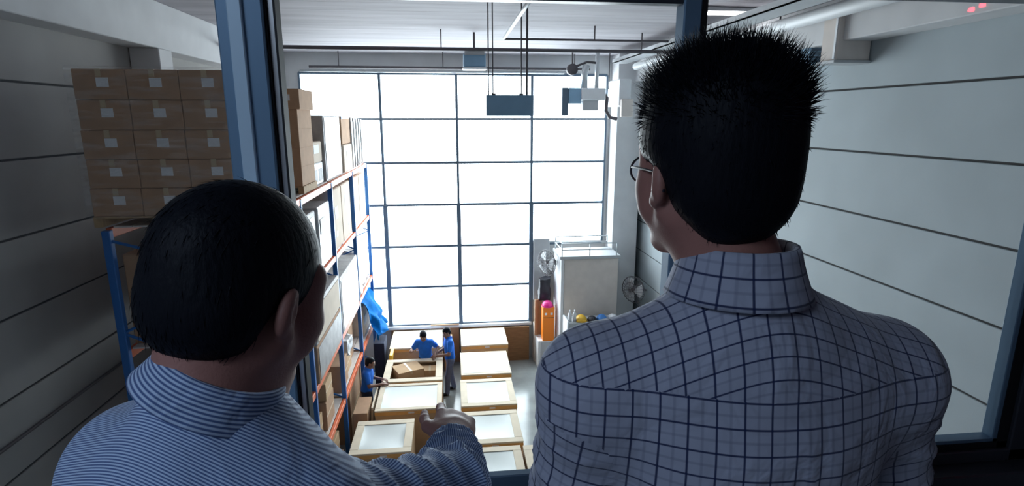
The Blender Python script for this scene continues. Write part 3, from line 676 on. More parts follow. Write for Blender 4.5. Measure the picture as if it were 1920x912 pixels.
def surf(prims, coarse=.012, fine=()):
    """fine: (lo, hi, step) boxes; returns verts, quads by surface nets"""
    bs = [bounds(p) for p in prims if p[6] == 'u']
    lo = np.min([b[0] for b in bs], axis=0) - .03; hi = np.max([b[1] for b in bs], axis=0) + .03
    ax = [axis(lo[i], hi[i], coarse, [(f[0][i], f[1][i], f[2]) for f in fine]) for i in range(3)]
    n = [len(a) for a in ax]; F_ = np.full(n, 1.0, dtype=np.float32)
    for p in prims:
        b = bounds(p); k = p[5]
        if b is None: sl = (slice(0, n[0]), slice(0, n[1]), slice(0, n[2]))
        else:
            m_ = k + coarse * 2.5
            sl = tuple(slice(max(0, np.searchsorted(ax[i], b[0][i] - m_) - 1), min(n[i], np.searchsorted(ax[i], b[1][i] + m_) + 1)) for i in range(3))
        X, Y, Z = ax[0][sl[0]][:, None, None], ax[1][sl[1]][None, :, None], ax[2][sl[2]][None, None, :]
        d = evalp(p, X, Y, Z).astype(np.float32); A = F_[sl]
        if p[6] == 'u':
            h = np.clip(.5 + .5 * (A - d) / k, 0, 1); F_[sl] = A * (1 - h) + d * h - k * h * (1 - h)
        else:
            if p[6] == 's': d = -d
            h = np.clip(.5 - .5 * (A - d) / k, 0, 1); F_[sl] = A * (1 - h) + d * h + k * h * (1 - h)
    S_ = F_ < 0
    nx, ny, nz = [v - 1 for v in n]
    cnt = np.zeros((nx, ny, nz), np.int8)
    for i in (0, 1):
        for j in (0, 1):
            for l in (0, 1): cnt += S_[i:i + nx, j:j + ny, l:l + nz]
    act = (cnt > 0) & (cnt < 8); I = np.argwhere(act); idx = -np.ones((nx, ny, nz), np.int64); idx[act] = np.arange(len(I))
    P = np.zeros((len(I), 3)); Wt = np.zeros(len(I))
    for a_ in range(3):
        o1, o2 = [q for q in range(3) if q != a_]
        for i in (0, 1):
            for j in (0, 1):
                c0 = I.copy(); c0[:, o1] += i; c0[:, o2] += j; c1 = c0.copy(); c1[:, a_] += 1
                f0 = F_[tuple(c0.T)]; f1 = F_[tuple(c1.T)]; cr_ = (f0 < 0) != (f1 < 0)
                t = np.where(cr_, f0 / np.where(cr_, f0 - f1, 1), 0)
                pos = np.stack([ax[q][c0[:, q]] for q in range(3)], 1).astype(float)
                pos[:, a_] += t * (ax[a_][c1[:, a_]] - ax[a_][c0[:, a_]])
                P += pos * cr_[:, None]; Wt += cr_
    P /= Wt[:, None]
    quads = []
    for a_ in range(3):
        o1, o2 = (a_ + 1) % 3, (a_ + 2) % 3
        s0 = [slice(None)] * 3; s1 = [slice(None)] * 3; s0[a_] = slice(0, -1); s1[a_] = slice(1, None)
        E_ = S_[tuple(s0)] != S_[tuple(s1)]; Q = np.argwhere(E_)
        ok = (Q[:, o1] > 0) & (Q[:, o2] > 0) & (Q[:, o1] < n[o1] - 1) & (Q[:, o2] < n[o2] - 1); Q = Q[ok]
        fl_ = S_[tuple(Q.T)]
        def g(d1, d2):
            c = Q.copy(); c[:, o1] += d1; c[:, o2] += d2; return idx[tuple(c.T)]
        q = np.stack([g(-1, -1), g(0, -1), g(0, 0), g(-1, 0)], 1); q[~fl_] = q[~fl_][:, ::-1]; quads.append(q)
    return P, np.concatenate(quads)
def mesh_np(name, P, Q, m, parent=None, origin=None, uvf=None):
    me = bpy.data.meshes.new(name)
    P2 = P - np.array(origin if origin is not None else (0, 0, 0))
    me.from_pydata(P2.tolist(), [], Q.tolist())
    if uvf is not None:
        lay = me.uv_layers.new(name='UVMap'); lay.data.foreach_set('uv', uvf(P, Q).reshape(-1).astype(np.float32))
    me.update(); return link(name, me, m, parent, True)

def head_prims(Cn, R_, s=1.0, fat=0.0, neck=None):
    T = lambda v: np.array(Cn) + R_ @ (np.array(v, float) * s)
    E_ = lambda c, r, k=.02, op='u', R2=None: ell(T(c), np.array(r) * s, R_ if R2 is None else R_ @ R2, k * s, op)
    K = lambda a, b, ra, rb, k=.015, op='u': cap(T(a), T(b), ra * s, rb * s, k * s, op)
    f = fat
    P = [E_((0, -.014, .028), (.076, .096, .086)), E_((0, .03, -.035), (.060 + f, .062, .072)),
         K((-.05 - f, .0, -.045), (-.022, .066, -.094), .024 + f * .5, .02), K((.05 + f, .0, -.045), (.022, .066, -.094), .024 + f * .5, .02),
         E_((0, .078, -.095), (.024, .02, .02)), E_((-.04, .055, -.022), (.03 + f, .032, .03)), E_((.04, .055, -.022), (.03 + f, .032, .03)),
         K((-.045, .074, .024), (-.012, .088, .022), .010, .010, .01), K((.045, .074, .024), (.012, .088, .022), .010, .010, .01),
         E_((-.031, .097, .004), (.017, .013, .010), .008, 's'), E_((.031, .097, .004), (.017, .013, .010), .008, 's'),
         K((0, .092, .008), (0, .113, -.03), .007, .011, .008), E_((-.012, .102, -.036), (.009, .010, .008), .005), E_((.012, .102, -.036), (.009, .010, .008), .005),
         K((-.02, .089, -.064), (.02, .089, -.064), .007, .007, .006), K((-.016, .088, -.075), (.016, .088, -.075), .008, .008, .006), K((-.025, .1, -.0695), (.025, .1, -.0695), .0025, .0025, .003, 's')]
    for sx in (-1, 1): P.append(K((sx * (.050 + f * .6), .045, .035), (sx * (.046 + f * .8), .045, -.045), .024, .026, .015))
    for sx in (-1, 1):
        Re = Rz(sx * .35) @ Rx(-.15)
        P += [E_((sx * (.078 + f), -.012, -.006), (.011, .018, .030), .006, 'u', Re), E_((sx * (.084 + f), -.005, -.002), (.005, .009, .018), .004, 's', Re), E_((sx * (.077 + f), -.004, -.032), (.008, .009, .01), .006)]
    return P, T
def hand_prims(w, d, up, side, curls, s=1.0, spread=.0, thumb=(.55, .5), k=.006):
    """w wrist, d forward, up back-of-hand normal, side +1 if thumb lies towards cross(d,up)"""
    d = np.array(d, float); d /= np.linalg.norm(d); up = np.array(up, float); up -= d * (up @ d); up /= np.linalg.norm(up); lt = np.cross(d, up) * side
    w = np.array(w, float); P = []
    at_ = lambda f, l, u: w + (d * f + lt * l + up * u) * s
    R_ = np.stack([lt, d, up], 1)
    P.append(ell(at_(.052, 0, 0), np.array((.043, .056, .018)) * s, R_, .012)); P.append(cap(at_(-.02, 0, 0), at_(.03, 0, 0), .027 * s, .030 * s, .015))
    L = [(.030, .043, .026, .022), (.010, .048, .030, .024), (-.011, .044, .028, .023), (-.031, .034, .022, .020)]
    for i, (l, a1, a2, a3) in enumerate(L):
        base = at_(.088 - .004 * abs(i - 1), l, .002); P.append(cap(at_(.04, l * .8, .003), base, .010 * s, .0105 * s, .008)); c = curls[i]; ang = 0; p = base
        for j, ln in enumerate((a1, a2, a3)):
            ang += c * (.9, 1.1, .8)[j]
            dirv = d * math.cos(ang) - up * math.sin(ang) + lt * spread * (l / .03)
            q = p + dirv * ln * s; P.append(cap(p, q, (.0098, .009, .0083)[j] * s, (.009, .0083, .0072)[j] * s, k * .6)); p = q
    a = at_(.018, .028, -.004); b = a + (d * thumb[0] + lt * thumb[1] * 1.1 - up * .2) * .042 * s * 1.2; c2 = b + (d * (thumb[0] + .35) + lt * thumb[1] * .5 - up * .15) * .034 * s; c3 = c2 + (d * .9 + lt * thumb[1] * .2) * .024 * s
    P += [cap(a, b, .015 * s, .012 * s, .012), cap(b, c2, .0115 * s, .0105 * s, .004), cap(c2, c3, .0105 * s, .0085 * s, .004)]
    return P

def person(label, J, res, sleeve='long', fat=0., hs=1.0, shirt_mat='polo', trouser='navy', skin='skinW', fine=None, fineh=None, shirt_res=None, hair_fn=None, uvf=None, belly=0., hands=None, disp=None, shirtpad=.010, hairp=None):
    """J: joints in world metres. One continuous skin; hair, shirt, trousers and shoes are children."""
    root = None; H = J['head']; yaw = J.get('hyaw', 0); pit = J.get('hpitch', 0); rol = J.get('hroll', 0)
    Rh = Rz(yaw) @ Ry(rol) @ Rx(pit); Rt = Rz(J.get('tyaw', 0)) @ Rx(J.get('tpitch', 0))
    hp, T = head_prims(H, Rh, hs, fat)
    N_ = np.array(J['neck'], float); Ch = np.array(J['chest'], float); Pv = np.array(J['pelvis'], float)
    nk = [cap(T((0, -.028, -.05)), N_, .052 * hs + fat, .062 + fat, .03), cap(T((0, .0, -.07)), N_ + Rt @ np.array((0, .03, -.01)), .04 + fat, .05, .03)]
    SL, SR = np.array(J['sl'], float), np.array(J['sr'], float)
    inner = lambda s_: N_ * .35 + s_ * .65
    def torso(pad, k=.05):
        mid = (Ch + Pv) / 2
        return [cap(N_ + np.array((0, 0, -.045)), SL, .052 + pad, .058 + pad, k), cap(N_ + np.array((0, 0, -.045)), SR, .052 + pad, .058 + pad, k),
                ell(Ch + np.array((0, 0, .02)), (.165 + pad, .108 + pad + belly * .3, .17 + pad), Rt, k), ell(mid, (.145 + pad + belly * .4, .105 + pad + belly, .17 + pad), Rt, k), ell(Pv, (.16 + pad + belly * .3, .11 + pad + belly * .5, .12 + pad), Rt, k)]
    arms = []; slv = []
    lim = {}
    for s_, e, w in (('sl', 'el', 'wl'), ('sr', 'er', 'wr')):
        a, b, c = [np.array(J[q], float) for q in (s_, e, w)]
        arms += [cap(a, b, .050, .040, .03), cap(b, c, .041, .026, .02)]
        lim[s_] = (a, b, c)
        if sleeve == 'long': slv += [cap(a, b, .056 + shirtpad, .047 + shirtpad * .8, .035), cap(b, b + (c - b) * .84, .047 + shirtpad * .8, .034 + shirtpad * .4, .018)]
        else: slv += [cap(a, a + (b - a) * .62, .058 + shirtpad, .056 + shirtpad, .03)]
    legs = []; tr_ = []
    for h, kn, an, to in (('hl', 'kl', 'al', 'tl'), ('hr', 'kr', 'ar', 'tr')):
        a, b, c, t = [np.array(J[q], float) for q in (h, kn, an, to)]
        legs += [cap(a, b, .078, .052, .04), cap(b, c, .052, .036, .03), cap(c - np.array((0, 0, .045)), t, .036, .03, .02)]
        tr_ += [cap(a, b, .092, .068, .04), cap(b, c - np.array((0, 0, .02)), .068, .058, .03)]
    hd = []
    for q, (w, d, up, side, curls, th) in (hands or {}).items(): hd += hand_prims(w, d, up, side, curls, J.get('hscale', 1.0), thumb=th)
    ff = list(fine or [])
    P, Q = surf(hp + nk + torso(-.004) + arms + legs + hd, res, ff)
    org = np.array((Pv[0], Pv[1], min(J['al'][2], J['ar'][2]) - .085))
    me = bpy.data.meshes.new('person'); me.from_pydata((P - org).tolist(), [], Q.tolist()); me.update()
    root = link('person', me, M[skin], None, True); root.location = org; tag(root, label, 'person', J.get('group'))
    # shirt
    hem = J.get('hem', Pv[2] - .07)
    sp_ = torso(shirtpad + .004) + slv + [cap(N_ + np.array((0, 0, -.05)), N_ + (np.array(T((0, -.028, -.05))) - N_) * .12, .082, .058 + J.get('nb', .01), .035)]
    sp_.append(plane((0, 0, hem), (0, 0, -1), 'i'))
    tn = N_ - T((0, -.028, -.05)); 
    P, Q = surf(sp_, shirt_res or res)
    if disp is not None: P = disp(P, J)
    mesh_np('shirt', P, Q, M[shirt_mat], root, org, uvf and (lambda p, q: uvf(p, q, J)))
    # trousers
    tp = [ell(Pv - np.array((0, 0, .01)), (.168 + belly * .3, .118 + belly * .5, .12), Rt, .05)] + tr_
    P, Q = surf(tp, max(res, .012)); mesh_np('trousers', P, Q, M[trouser], root, org)
    for an, to in (('al', 'tl'), ('ar', 'tr')):
        a, t = np.array(J[an], float), np.array(J[to], float); g_ = a[2] - .085
        P, Q = surf([cap((a[0], a[1], g_ + .045), (t[0], t[1], g_ + .04), .046, .04, .02), cap((a[0], a[1], g_ + .07), (a[0], a[1], g_ + .1), .045, .045, .02), plane((0, 0, g_ + .004), (0, 0, -1))], .01)
        mesh_np('shoe', P, Q, M['shoe'], root, org)
    # eyes
    for sx in (-1, 1):
        e_ = MB().sphere(Vector(T((sx * .031, .080, .004)) - org), .0125 * hs, 12); e_.build('eye', M['eye'], root, True)
    # hair
    E_ = lambda c, r, k=.015, op='u': ell(T(c), np.array(r) * hs, Rh, k, op)
    hh = hairp(E_, T, Rh, hs) if hairp else [E_((0, -.018, .036), (.084 + fat * .4, .102, .088)), E_((0, -.05, -.02), (.074, .065, .07)), E_((0, .12, -.04), (.09, .075, .105), .01, 's'), E_((-.08 - fat, .012, -.035), (.03, .05, .045), .008, 's'), E_((.08 + fat, .012, -.035), (.03, .05, .045), .008, 's')]
    P, Q = surf(hh, fineh or res)
    if hair_fn: P, Q = hair_fn(P, Q, T, Rh)
    mesh_np('hair', P, Q, M['hair'], root, org)
    return root, T, Rh, org

def polo_collar(root, N_, org, yaw, m='polo', r=.068, h=.03):
    pass

def strands(P, Q, T, Rh, count, length, lift, width, sel=None, droop=0.0, segs=3, clump=0.0, dirf=None):
    """adds tapering hair strands to the hair cap's mesh"""
    a, b, c = P[Q[:, 0]], P[Q[:, 1]], P[Q[:, 2]]; n = np.cross(b - a, c - a); l = np.linalg.norm(n, axis=1); n = n / np.maximum(l, 1e-12)[:, None]
    cen = P[Q].mean(axis=1); loc = (cen - T((0, 0, 0))) @ Rh; w = l.copy()
    if sel is not None: w = w * sel(loc, n @ Rh)
    ids = rng.choice(len(Q), count, p=w / w.sum())
    V = [P]; F2 = [Q]; base = len(P); nv = []; nf = []
    for i in ids:
        p = cen[i] + rng.normal(0, .0008, 3); nn = n[i]; ll, nl = loc[i], nn @ Rh
        d = dirf(ll, nl); d = Rh @ d; d = d + rng.normal(0, clump, 3); d /= np.linalg.norm(d)
        L = length(ll) * rng.uniform(.55, 1.15); side = np.cross(d, nn); side /= max(np.linalg.norm(side), 1e-6); up = np.cross(side, d)
        p = p - nn * .002; pts = []
        for s_ in range(segs + 1):
            t = s_ / segs; pts.append(p + d * L * t - nn * droop * L * t * t)
        for s_, q in enumerate(pts):
            wd = width * (1 - .97 * s_ / segs)
            nv += [q + side * wd, q - side * wd * .5 + up * wd * .8, q - side * wd * .5 - up * wd * .8]
        for s_ in range(segs):
            o_ = base + 3 * s_
            for j in range(3): nf.append((o_ + j, o_ + (j + 1) % 3, o_ + 3 + (j + 1) % 3, o_ + 3 + j))
        base += 3 * (segs + 1)
    return np.concatenate([P, np.array(nv)]), np.concatenate([Q, np.array(nf)])

# --- workers on the hall floor
def stand(x, y, h, yaw, hy=None, z0=0., lean=0., hands_to=None, step=.1):
    """joints of a standing figure of height h facing yaw (0 = away from camera)"""
    k = h / 1.72; R_ = Rz(yaw); O = np.array((x, y, z0)); f = lambda a, b, c: O + R_ @ np.array((a * k, b * k, c * k))
    Lf = lambda c: lean * max(0, c - .95) / .8
    J = dict(head=f(0, .03 + Lf(1.6) * 1.15, 1.605), neck=f(0, -.01 + Lf(1.44), 1.455), chest=f(0, Lf(1.27), 1.25), pelvis=f(0, 0, .95),
             sl=f(-.165, -.01 + Lf(1.4), 1.385), sr=f(.165, -.01 + Lf(1.4), 1.385), hl=f(-.085, 0, .9), hr=f(.085, 0, .9), kl=f(-.11, .03 + step * .5, .49), kr=f(.11, .03 - step * .5, .49),
             al=f(-.13, step, .085), ar=f(.13, -step, .085), tl=f(-.15, .16 + step, .05), tr=f(.15, .16 - step, .05), tyaw=yaw, hyaw=yaw if hy is None else hy, tpitch=-lean * .6, hscale=1.0)
    for q in ('al', 'ar'): J[q][2] = z0 + .085
    for q in ('tl', 'tr'): J[q][2] = z0 + .05
    J['wl'] = f(-.16, .38, 1.08) if hands_to is None else np.array(hands_to[0], float); J['wr'] = f(.16, .38, 1.08) if hands_to is None else np.array(hands_to[1], float)
    for s_, w, e, sg_ in (('sl', 'wl', 'el', -1), ('sr', 'wr', 'er', 1)):
        a, b = J[s_], J[w]; m_ = (a + b) / 2; L = np.linalg.norm(b - a); u = .285 * k; off = math.sqrt(max(.0, u * u - (L / 2) ** 2))
        pole = R_ @ np.array((sg_ * .5, -.4, -.8)); ab = (b - a) / L; pole = pole - ab * (pole @ ab); pole /= np.linalg.norm(pole); J[e] = m_ + pole * off
    return J
def worker(label, J, trouser, hpitch=-.35):
    J['hpitch'] = hpitch; J['group'] = 'workers on the hall floor'; hs_ = {}
    for w, e, sd_ in (('wl', 'el', 1), ('wr', 'er', -1)):
        d = J[w] - J[e]; hs_[w] = (J[w], d, (0, 0, 1), sd_, (.35, .4, .45, .5), (.5, .6))
    H = np.array(J['head']); fine = [(H - .13, H + .13, .0065)]
    for w in ('wl', 'wr'): fine.append((J[w] - .16, J[w] + .16, .007))
    r, T, Rh, org = person(label, J, .013, sleeve='short', fine=fine, fineh=.007, shirt_res=.011, trouser=trouser, hands=hs_)
    N_ = Vector(J['neck'] - org); R_ = Rz(J['tyaw'])
    MB().grid(lambda u, v: N_ + Vector(R_ @ np.array(((.066 + .02 * v) * math.cos(2 * PI * u), (.066 + .02 * v) * math.sin(2 * PI * u), .03 - .03 * v + .012 * math.sin(2 * PI * u) * -1))), 20, 3).build('collar', M['polo'], r, True, .006)
    return r
worker('worker in blue polo reaching over the carton behind the open crate', stand(-.70, 13.14, 1.70, PI - .1, PI + .2, lean=.28, step=0, hands_to=[(-.46, 12.86, 1.10), (-1.02, 12.82, 1.24)]), 'navy', -.55)
worker('worker in blue polo and washed jeans standing in the aisle', stand(-.10, 13.00, 1.72, PI / 2 + .25, PI / 2 + .35, lean=.05, step=.12, hands_to=[(-.40, 12.82, 1.07), (-.42, 12.98, 1.08)]), 'jeans', -.4)
worker('worker in blue polo between the rack and the left crates', stand(-1.93, 11.62, 1.62, -PI / 2 - .1, -PI / 2 + .05, lean=.1, step=0.03, hands_to=[(-1.60, 11.72, 1.06), (-1.58, 11.50, 1.04)]), 'navy', -.25)

# --- shirt layout: pattern coordinates in metres along the cloth
def shirt_uv(yoke_drop, yoke_turn, phase=(0, 0)):
    def uvf(P, Q, J):
        N_ = np.array(J['neck'], float); Rt = Rz(J['tyaw']); cen = P[Q].mean(axis=1)
        def seg(a, b, X):
            ab = b - a; h = np.clip(((X - a) @ ab) / (ab @ ab), 0, 1); return np.linalg.norm(X - a - h[:, None] * ab, axis=1)
        SL, EL, WL, SR, ER, WR = [np.array(J[q], float) for q in ('sl', 'el', 'wl', 'sr', 'er', 'wr')]
        loc = (cen - N_) @ Rt
        reg = np.zeros(len(Q), int)
        reg[loc[:, 2] > -yoke_drop] = 1
        sw = abs((SL - N_) @ Rt)[0]
        for i, (a, b, c) in enumerate(((SL, EL, WL), (SR, ER, WR))):
            l2 = (cen - N_) @ Rt; sg_ = -1 if i == 0 else 1
            dar = np.minimum(seg(a + (b - a) * .12, b, cen), seg(b, c, cen)); near = (dar < .078) & ((l2[:, 0] * sg_ > sw * .93) | (seg(b, c, cen) < .075))
            up_ = seg(a, b, cen) <= seg(b, c, cen)
            reg[near & up_] = 2 + i * 2; reg[near & ~up_] = 3 + i * 2
        out = np.zeros((len(Q), 4, 2))
        for r_ in range(6):
            f_ = reg == r_
            if not f_.any(): continue
            X = P[Q[f_]].reshape(-1, 3)
            if r_ < 2:
                L = (X - N_) @ Rt; ang = np.arctan2(L[:, 0], -(L[:, 1]) + .12); u = L[:, 0] * .75 + .25 * ang * .25; v = L[:, 2]
                if r_ == 1:
                    # the yoke: cloth runs over the shoulder, so rows follow the shoulder slope
                    u2 = L[:, 0] * 1.02; v = L[:, 2] + .36 * np.sqrt(L[:, 0] ** 2 + .003) + .75 * L[:, 1]
                    u = u2
                    if yoke_turn: u, v = v, u
            else:
                a, b = [(SL, EL), (EL, WL), (SR, ER), (ER, WR)][r_ - 2]; d = (b - a) / np.linalg.norm(b - a)
                rf = np.array((0, 1., 0)) if r_ in (2, 4) else np.array((0, 0, 1.)); e1 = np.cross(d, rf); e1 /= np.linalg.norm(e1); e2 = np.cross(d, e1)
                Y_ = X - a; th = np.arctan2(Y_ @ e1, -(Y_ @ e2)); c0 = cen[f_] - a; tc_ = np.arctan2(c0 @ e1, -(c0 @ e2)).repeat(4)
                th = th + 2 * PI * np.round((tc_ - th) / (2 * PI)); u = th * .058; v = Y_ @ d
            out[f_, :, 0] = (u + phase[0]).reshape(-1, 4); out[f_, :, 1] = (v + phase[1]).reshape(-1, 4)
        return out
    return uvf
def seg_h(a, b, X):
    ab = b - a; h = ((X - a) @ ab) / (ab @ ab); hc = np.clip(h, 0, 1); v = X - a - hc[:, None] * ab; return h, np.linalg.norm(v, axis=1), v
def wrinkle(sleeves, amp, back_amp=.002, pleat=None):
    def disp(P, J):
        out = P.copy(); c = np.array(J['chest'], float)
        for s_, e, w in sleeves:
            a, b, c_ = [np.array(J[q], float) for q in (s_, e, w)]
            for (p0, p1, A_) in ((a, b, amp * .75), (b, c_, amp)):
                h, d, v = seg_h(p0, p1, P); L = np.linalg.norm(p1 - p0); near = np.clip((.085 - d) / .02, 0, 1) * np.clip((h + .1) / .25, 0, 1)
                dr = v / np.maximum(d, 1e-4)[:, None]
                ax_ = (p1 - p0) / L; e1 = np.cross(ax_, (0, 0, 1)); e1 /= np.linalg.norm(e1); e2 = np.cross(ax_, e1); th = np.arctan2(v @ e1, v @ e2)
                x = h * L
                wv = np.abs(np.sin(x * 62 + 1.3 * np.sin(th * 1 + 1.0) + .9 * np.sin(th * 2 + x * 9))) ; wv = 1 - wv
                wv2 = np.sin(x * 31 + 2.2 * np.sin(th + 2.)) * .5
                out += dr * (near * A_ * (wv ** 1.6 * 1.5 - .5 + wv2 * .6))[:, None]
        # broad folds on the back
        L = (P - np.array(J['neck'])) @ Rz(J['tyaw']); nb = np.clip((-L[:, 2] - .1) / .1, 0, 1) * (L[:, 1] < .03)
        fold = np.sin(L[:, 0] * 34 + 2.5 * np.sin(L[:, 2] * 7)) * .6 + np.sin(L[:, 0] * 71 + L[:, 2] * 18) * .4
        out += (Rz(J['tyaw']) @ np.array((0, -1, 0)))[None, :] * (nb * back_amp * fold)[:, None]
        if pleat is not None:
            xx = L[:, 0] - pleat - .05 * (-L[:, 2] - .1); out += (Rz(J['tyaw']) @ np.array((0, -1, 0)))[None, :] * (nb * .006 * (np.exp(-(xx / .007) ** 2) + .35 * np.exp(-((xx - .035) / .012) ** 2)))[:, None]
        return out
    return disp

def collar(root, base, org, yaw, rx, ry, h, drop, flare, m, pitch=0., roll=0., gap=.5, tipdrop=.02, uvphase=0., turned=False, rub=0.6):
    """folded shirt collar: stand inside, leaf falling outside, open at the throat"""
    R_ = Rz(yaw) @ Ry(roll) @ Rx(pitch); b = np.array(base, float); nu, nv = 56, 14; V = []; F2 = []; UV = []
    for i in range(nu + 1):
        a = -PI / 2 + (gap / 2) + (2 * PI - gap) * i / nu + PI    # opening at +y (throat)
        ca, sa = math.cos(a), math.sin(a)
        front = max(0, sa) ** 3
        tip = max(0, sa) ** 6
        for j in range(nv + 1):
            t = j / nv
            if t < .35:      # inner stand going up
                q = t / .35; r = .985 + .0 * q; z = h * (.15 + .85 * q); o_ = -.003
            elif t < .45:
                q = (t - .35) / .1; r = 1.0; z = h * (1 + .03 * math.sin(PI * q)); o_ = -.003 + .007 * q
            else:
                q = (t - .45) / .55; r = 1.0; z = h - (h + drop + tipdrop * tip) * q + .0; o_ = .004 + flare * q ** 1.3 * (1 + .6 * tip)
            x = (rx * r + o_) * ca; y = (ry * r + o_) * sa
            z -= front * h * .55
            V.append(R_ @ np.array((x, y, z)) + b - org)
            s_ = (a) * (rx + ry) / 2; UV.append((s_ + uvphase, t * (2 * h + drop)) if not turned else (t * (2 * h + drop) * 1.0, s_))
    for i in range(nu):
        for j in range(nv):
            k = i * (nv + 1) + j; F2.append((k, k + nv + 1, k + nv + 2, k + 1))
    me = bpy.data.meshes.new('collar'); me.from_pydata([tuple(v) for v in V], [], F2)
    lay = me.uv_layers.new(name='UVMap')
    for l in me.loops: lay.data[l.index].uv = UV[l.vertex_index]
    o = link('collar', me, M[m], root, True); md = o.modifiers.new('solid', 'SOLIDIFY'); md.thickness = .0016; md.offset = 0
    return o

# --- the taller man in the checked shirt, right
JR = dict(head=(.311, .645, 6.636), neck=(.352, .615, 6.478), chest=(.368, .625, 6.29), pelvis=(.37, .62, 5.99), hyaw=.14, hpitch=-.03, hroll=.0, tyaw=.0,
          sl=(.182, .640, 6.368), sr=(.552, .628, 6.368), el=(.148, .68, 6.12), er=(.620, .66, 6.155), wl=(.27, .83, 6.07), wr=(.47, .84, 6.08),
          hl=(.285, .62, 5.95), hr=(.455, .62, 5.95), kl=(.27, .66, 5.54), kr=(.47, .66, 5.54), al=(.26, .62, 5.135), ar=(.48, .62, 5.135), tl=(.24, .79, 5.10), tr=(.50, .79, 5.10), hem=5.9)
def hairR(E_, T, Rh, s):
    return [E_((0, -.016, .048), (.094, .107, .092)), E_((0, -.03, .10), (.074, .08, .046), .03), E_((0, -.052, -.008), (.079, .064, .078), .02), E_((0, .130, -.05), (.11, .085, .12), .012, 's'),
            E_((-.088, .026, -.045), (.034, .052, .066), .012, 's'), E_((.088, .026, -.045), (.034, .052, .066), .012, 's'), E_((-.08, -.03, -.105), (.04, .06, .055), .02, 's'), E_((.08, -.03, -.105), (.04, .06, .055), .02, 's')]
def fnR(P, Q, T, Rh):
    def df(l, n):
        top = np.clip((l[2] - .045) / .05, 0, 1); rad = np.array((l[0] * 3.0, (l[1] + .02) * 2.0, .0)); d = n * (.55 + .3 * top) + top * (np.array((0, .1, .85)) + rad * 1.6) + (1 - top) * np.array((0, -.1, -.75)); return d / np.linalg.norm(d)
    ln = lambda l: .008 + .026 * float(np.clip((l[2] - .05) / .05, 0, 1))
    P, Q2 = strands(P, Q, T, Rh, 5200, ln, 0, .00075, sel=lambda l, n: .5 + 3 * np.clip((l[:, 2] - .05) / .04, 0, 1), clump=.22, dirf=df, droop=.15)
    return P, Q2
Hc = np.array(JR['head'])
manR, TR, RR, orgR = person('man in checked shirt with spiky black hair and glasses, seen from behind', JR, .012, sleeve='long', hs=.94, shirt_mat='check', trouser='navy', skin='skinR',
    fine=[(Hc - .135, Hc + .135, .0032), (np.array((.2, .82, 6.02)), np.array((.52, .98, 6.13)), .004)], fineh=.003, shirt_res=.0055, hairp=hairR, hair_fn=fnR, uvf=shirt_uv(.075, False, (.0, .004)), disp=wrinkle([('sl', 'el', 'wl'), ('sr', 'er', 'wr')], .0040, .0022, pleat=.03), shirtpad=.013,
    hands={'wl': (JR['wl'], (.75, .5, -.2), (-.4, .8, .4), -1, (.6, .6, .6, .6), (.5, .5)), 'wr': (JR['wr'], (-.75, .5, -.1), (.4, .8, .4), 1, (.6, .6, .6, .6), (.5, .5))})
collar(manR, (.342, .618, 6.508), orgR, .12, .062, .066, .046, .014, .018, 'check', pitch=-.04, gap=1.1)
# glasses
gl = bpy.data.objects.new('glasses', None); C.objects.link(gl); gl.parent = manR
def TO(v): return Vector(TR(v) - orgR)
for sx in (-1, 1):
    rim = [TO((sx * .036 + .027 * math.cos(a), .108 - .012 * abs(math.cos(a)) * (1 if math.cos(a) * sx > 0 else 0), .0 + .019 * math.sin(a))) for a in [2 * PI * i / 28 for i in range(28)]]
    MB().tube(rim, .0015, 6, closed=True).build('rim', M['black'], gl, True)
    lb = MB(); vs = [lb.bm.verts.new(p) for p in rim]; lb.bm.faces.new(vs); lb.build('lens', M['lens'], gl)
    MB().tube([TO((sx * .062, .095, .004)), TO((sx * .068, .080, .006)), TO((sx * .078, .03, .006)), TO((sx * .080, -.012, .004)), TO((sx * .081, -.03, -.018))], .0016, 6).build('temple_arm', M['black'], gl, True)
MB().tube([TO((-.010, .109, .004)), TO((0, .112, .007)), TO((.010, .109, .004))], .0014, 6).build('bridge', M['black'], gl, True)

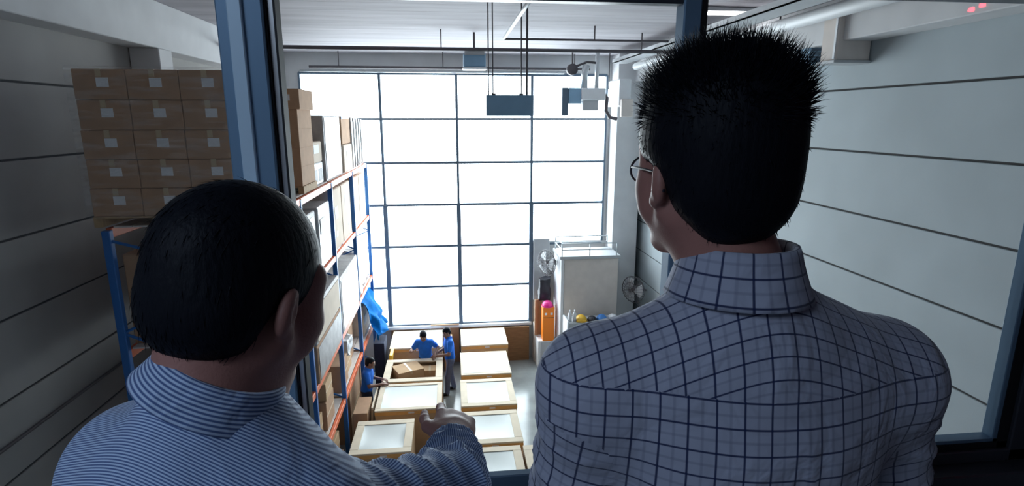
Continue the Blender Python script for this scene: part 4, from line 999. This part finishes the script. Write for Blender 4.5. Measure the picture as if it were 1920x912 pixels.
# --- the shorter man in the striped shirt, left, pointing with his right hand
JL = dict(head=(-.240, .645, 6.502), neck=(-.272, .605, 6.368), chest=(-.285, .61, 6.18), pelvis=(-.28, .60, 5.88), hyaw=-.52, hpitch=-.34, hroll=.06, tyaw=-.52,
          sl=(-.395, .672, 6.272), sr=(-.150, .545, 6.245), el=(-.455, .71, 5.99), wl=(-.40, .88, 5.93), er=(-.012, .735, 6.165), wr=(-.004, .940, 6.118),
          hl=(-.36, .62, 5.84), hr=(-.20, .57, 5.84), kl=(-.37, .66, 5.47), kr=(-.19, .62, 5.47), al=(-.38, .62, 5.135), ar=(-.18, .57, 5.135), tl=(-.33, .77, 5.10), tr=(-.11, .71, 5.10), hem=5.8, hscale=.98)
def hairL(E_, T, Rh, s):
    return [E_((0, -.018, .042), (.086, .106, .098)), E_((0, -.05, -.010), (.083, .066, .072), .02), E_((0, .145, -.05), (.10, .070, .115), .012, 's'), E_((-.085, .020, -.038), (.036, .05, .055), .010, 's'), E_((.085, -.002, -.050), (.036, .034, .052), .010, 's'), E_((.06, .06, -.085), (.05, .05, .045), .010, 's')]
def fnL(P, Q, T, Rh):
    def df(l, n):
        top = np.clip((l[2] - .03) / .06, 0, 1); d = n * .16 + np.array((l[0] * 4, -.75 * top - .15, -.2 - .9 * (1 - top))); t = d - n * (d @ n) * .92; return t / np.linalg.norm(t)
    return strands(P, Q, T, Rh, 5200, lambda l: .020, 0, .00075, clump=.10, dirf=df, droop=.1)
Hl = np.array(JL['head']); Wl = np.array(JL['wr'])
manL, TL, RL, orgL = person('man in blue-striped shirt pointing down into the hall', JL, .012, sleeve='long', fat=.008, hs=.925, shirt_mat='stripe', trouser='navy', skin='skinL', belly=.05,
    fine=[(Hl - .14, Hl + .14, .0032), (Wl + np.array((-.11, -.04, -.09)), Wl + np.array((.09, .22, .06)), .0026)], fineh=.003, shirt_res=.005, hairp=hairL, hair_fn=fnL, uvf=shirt_uv(.115, True), disp=wrinkle([('sr', 'er', 'wr'), ('sl', 'el', 'wl')], .0075, .0036), shirtpad=.014,
    hands={'wr': (JL['wr'], (.04, 1, -.02), (.35, .3, 1), -1, (.24, 1.2, 1.25, 1.25), (.62, .42)), 'wl': (JL['wl'], (.5, .7, -.3), (-.6, .4, .5), 1, (.5, .5, .5, .5), (.5, .5))})
collar(manL, (-.264, .610, 6.410), orgL, -.45, .064, .066, .024, .017, .014, 'stripe', pitch=-.34, roll=.38, gap=1.5, tipdrop=.022, turned=True)
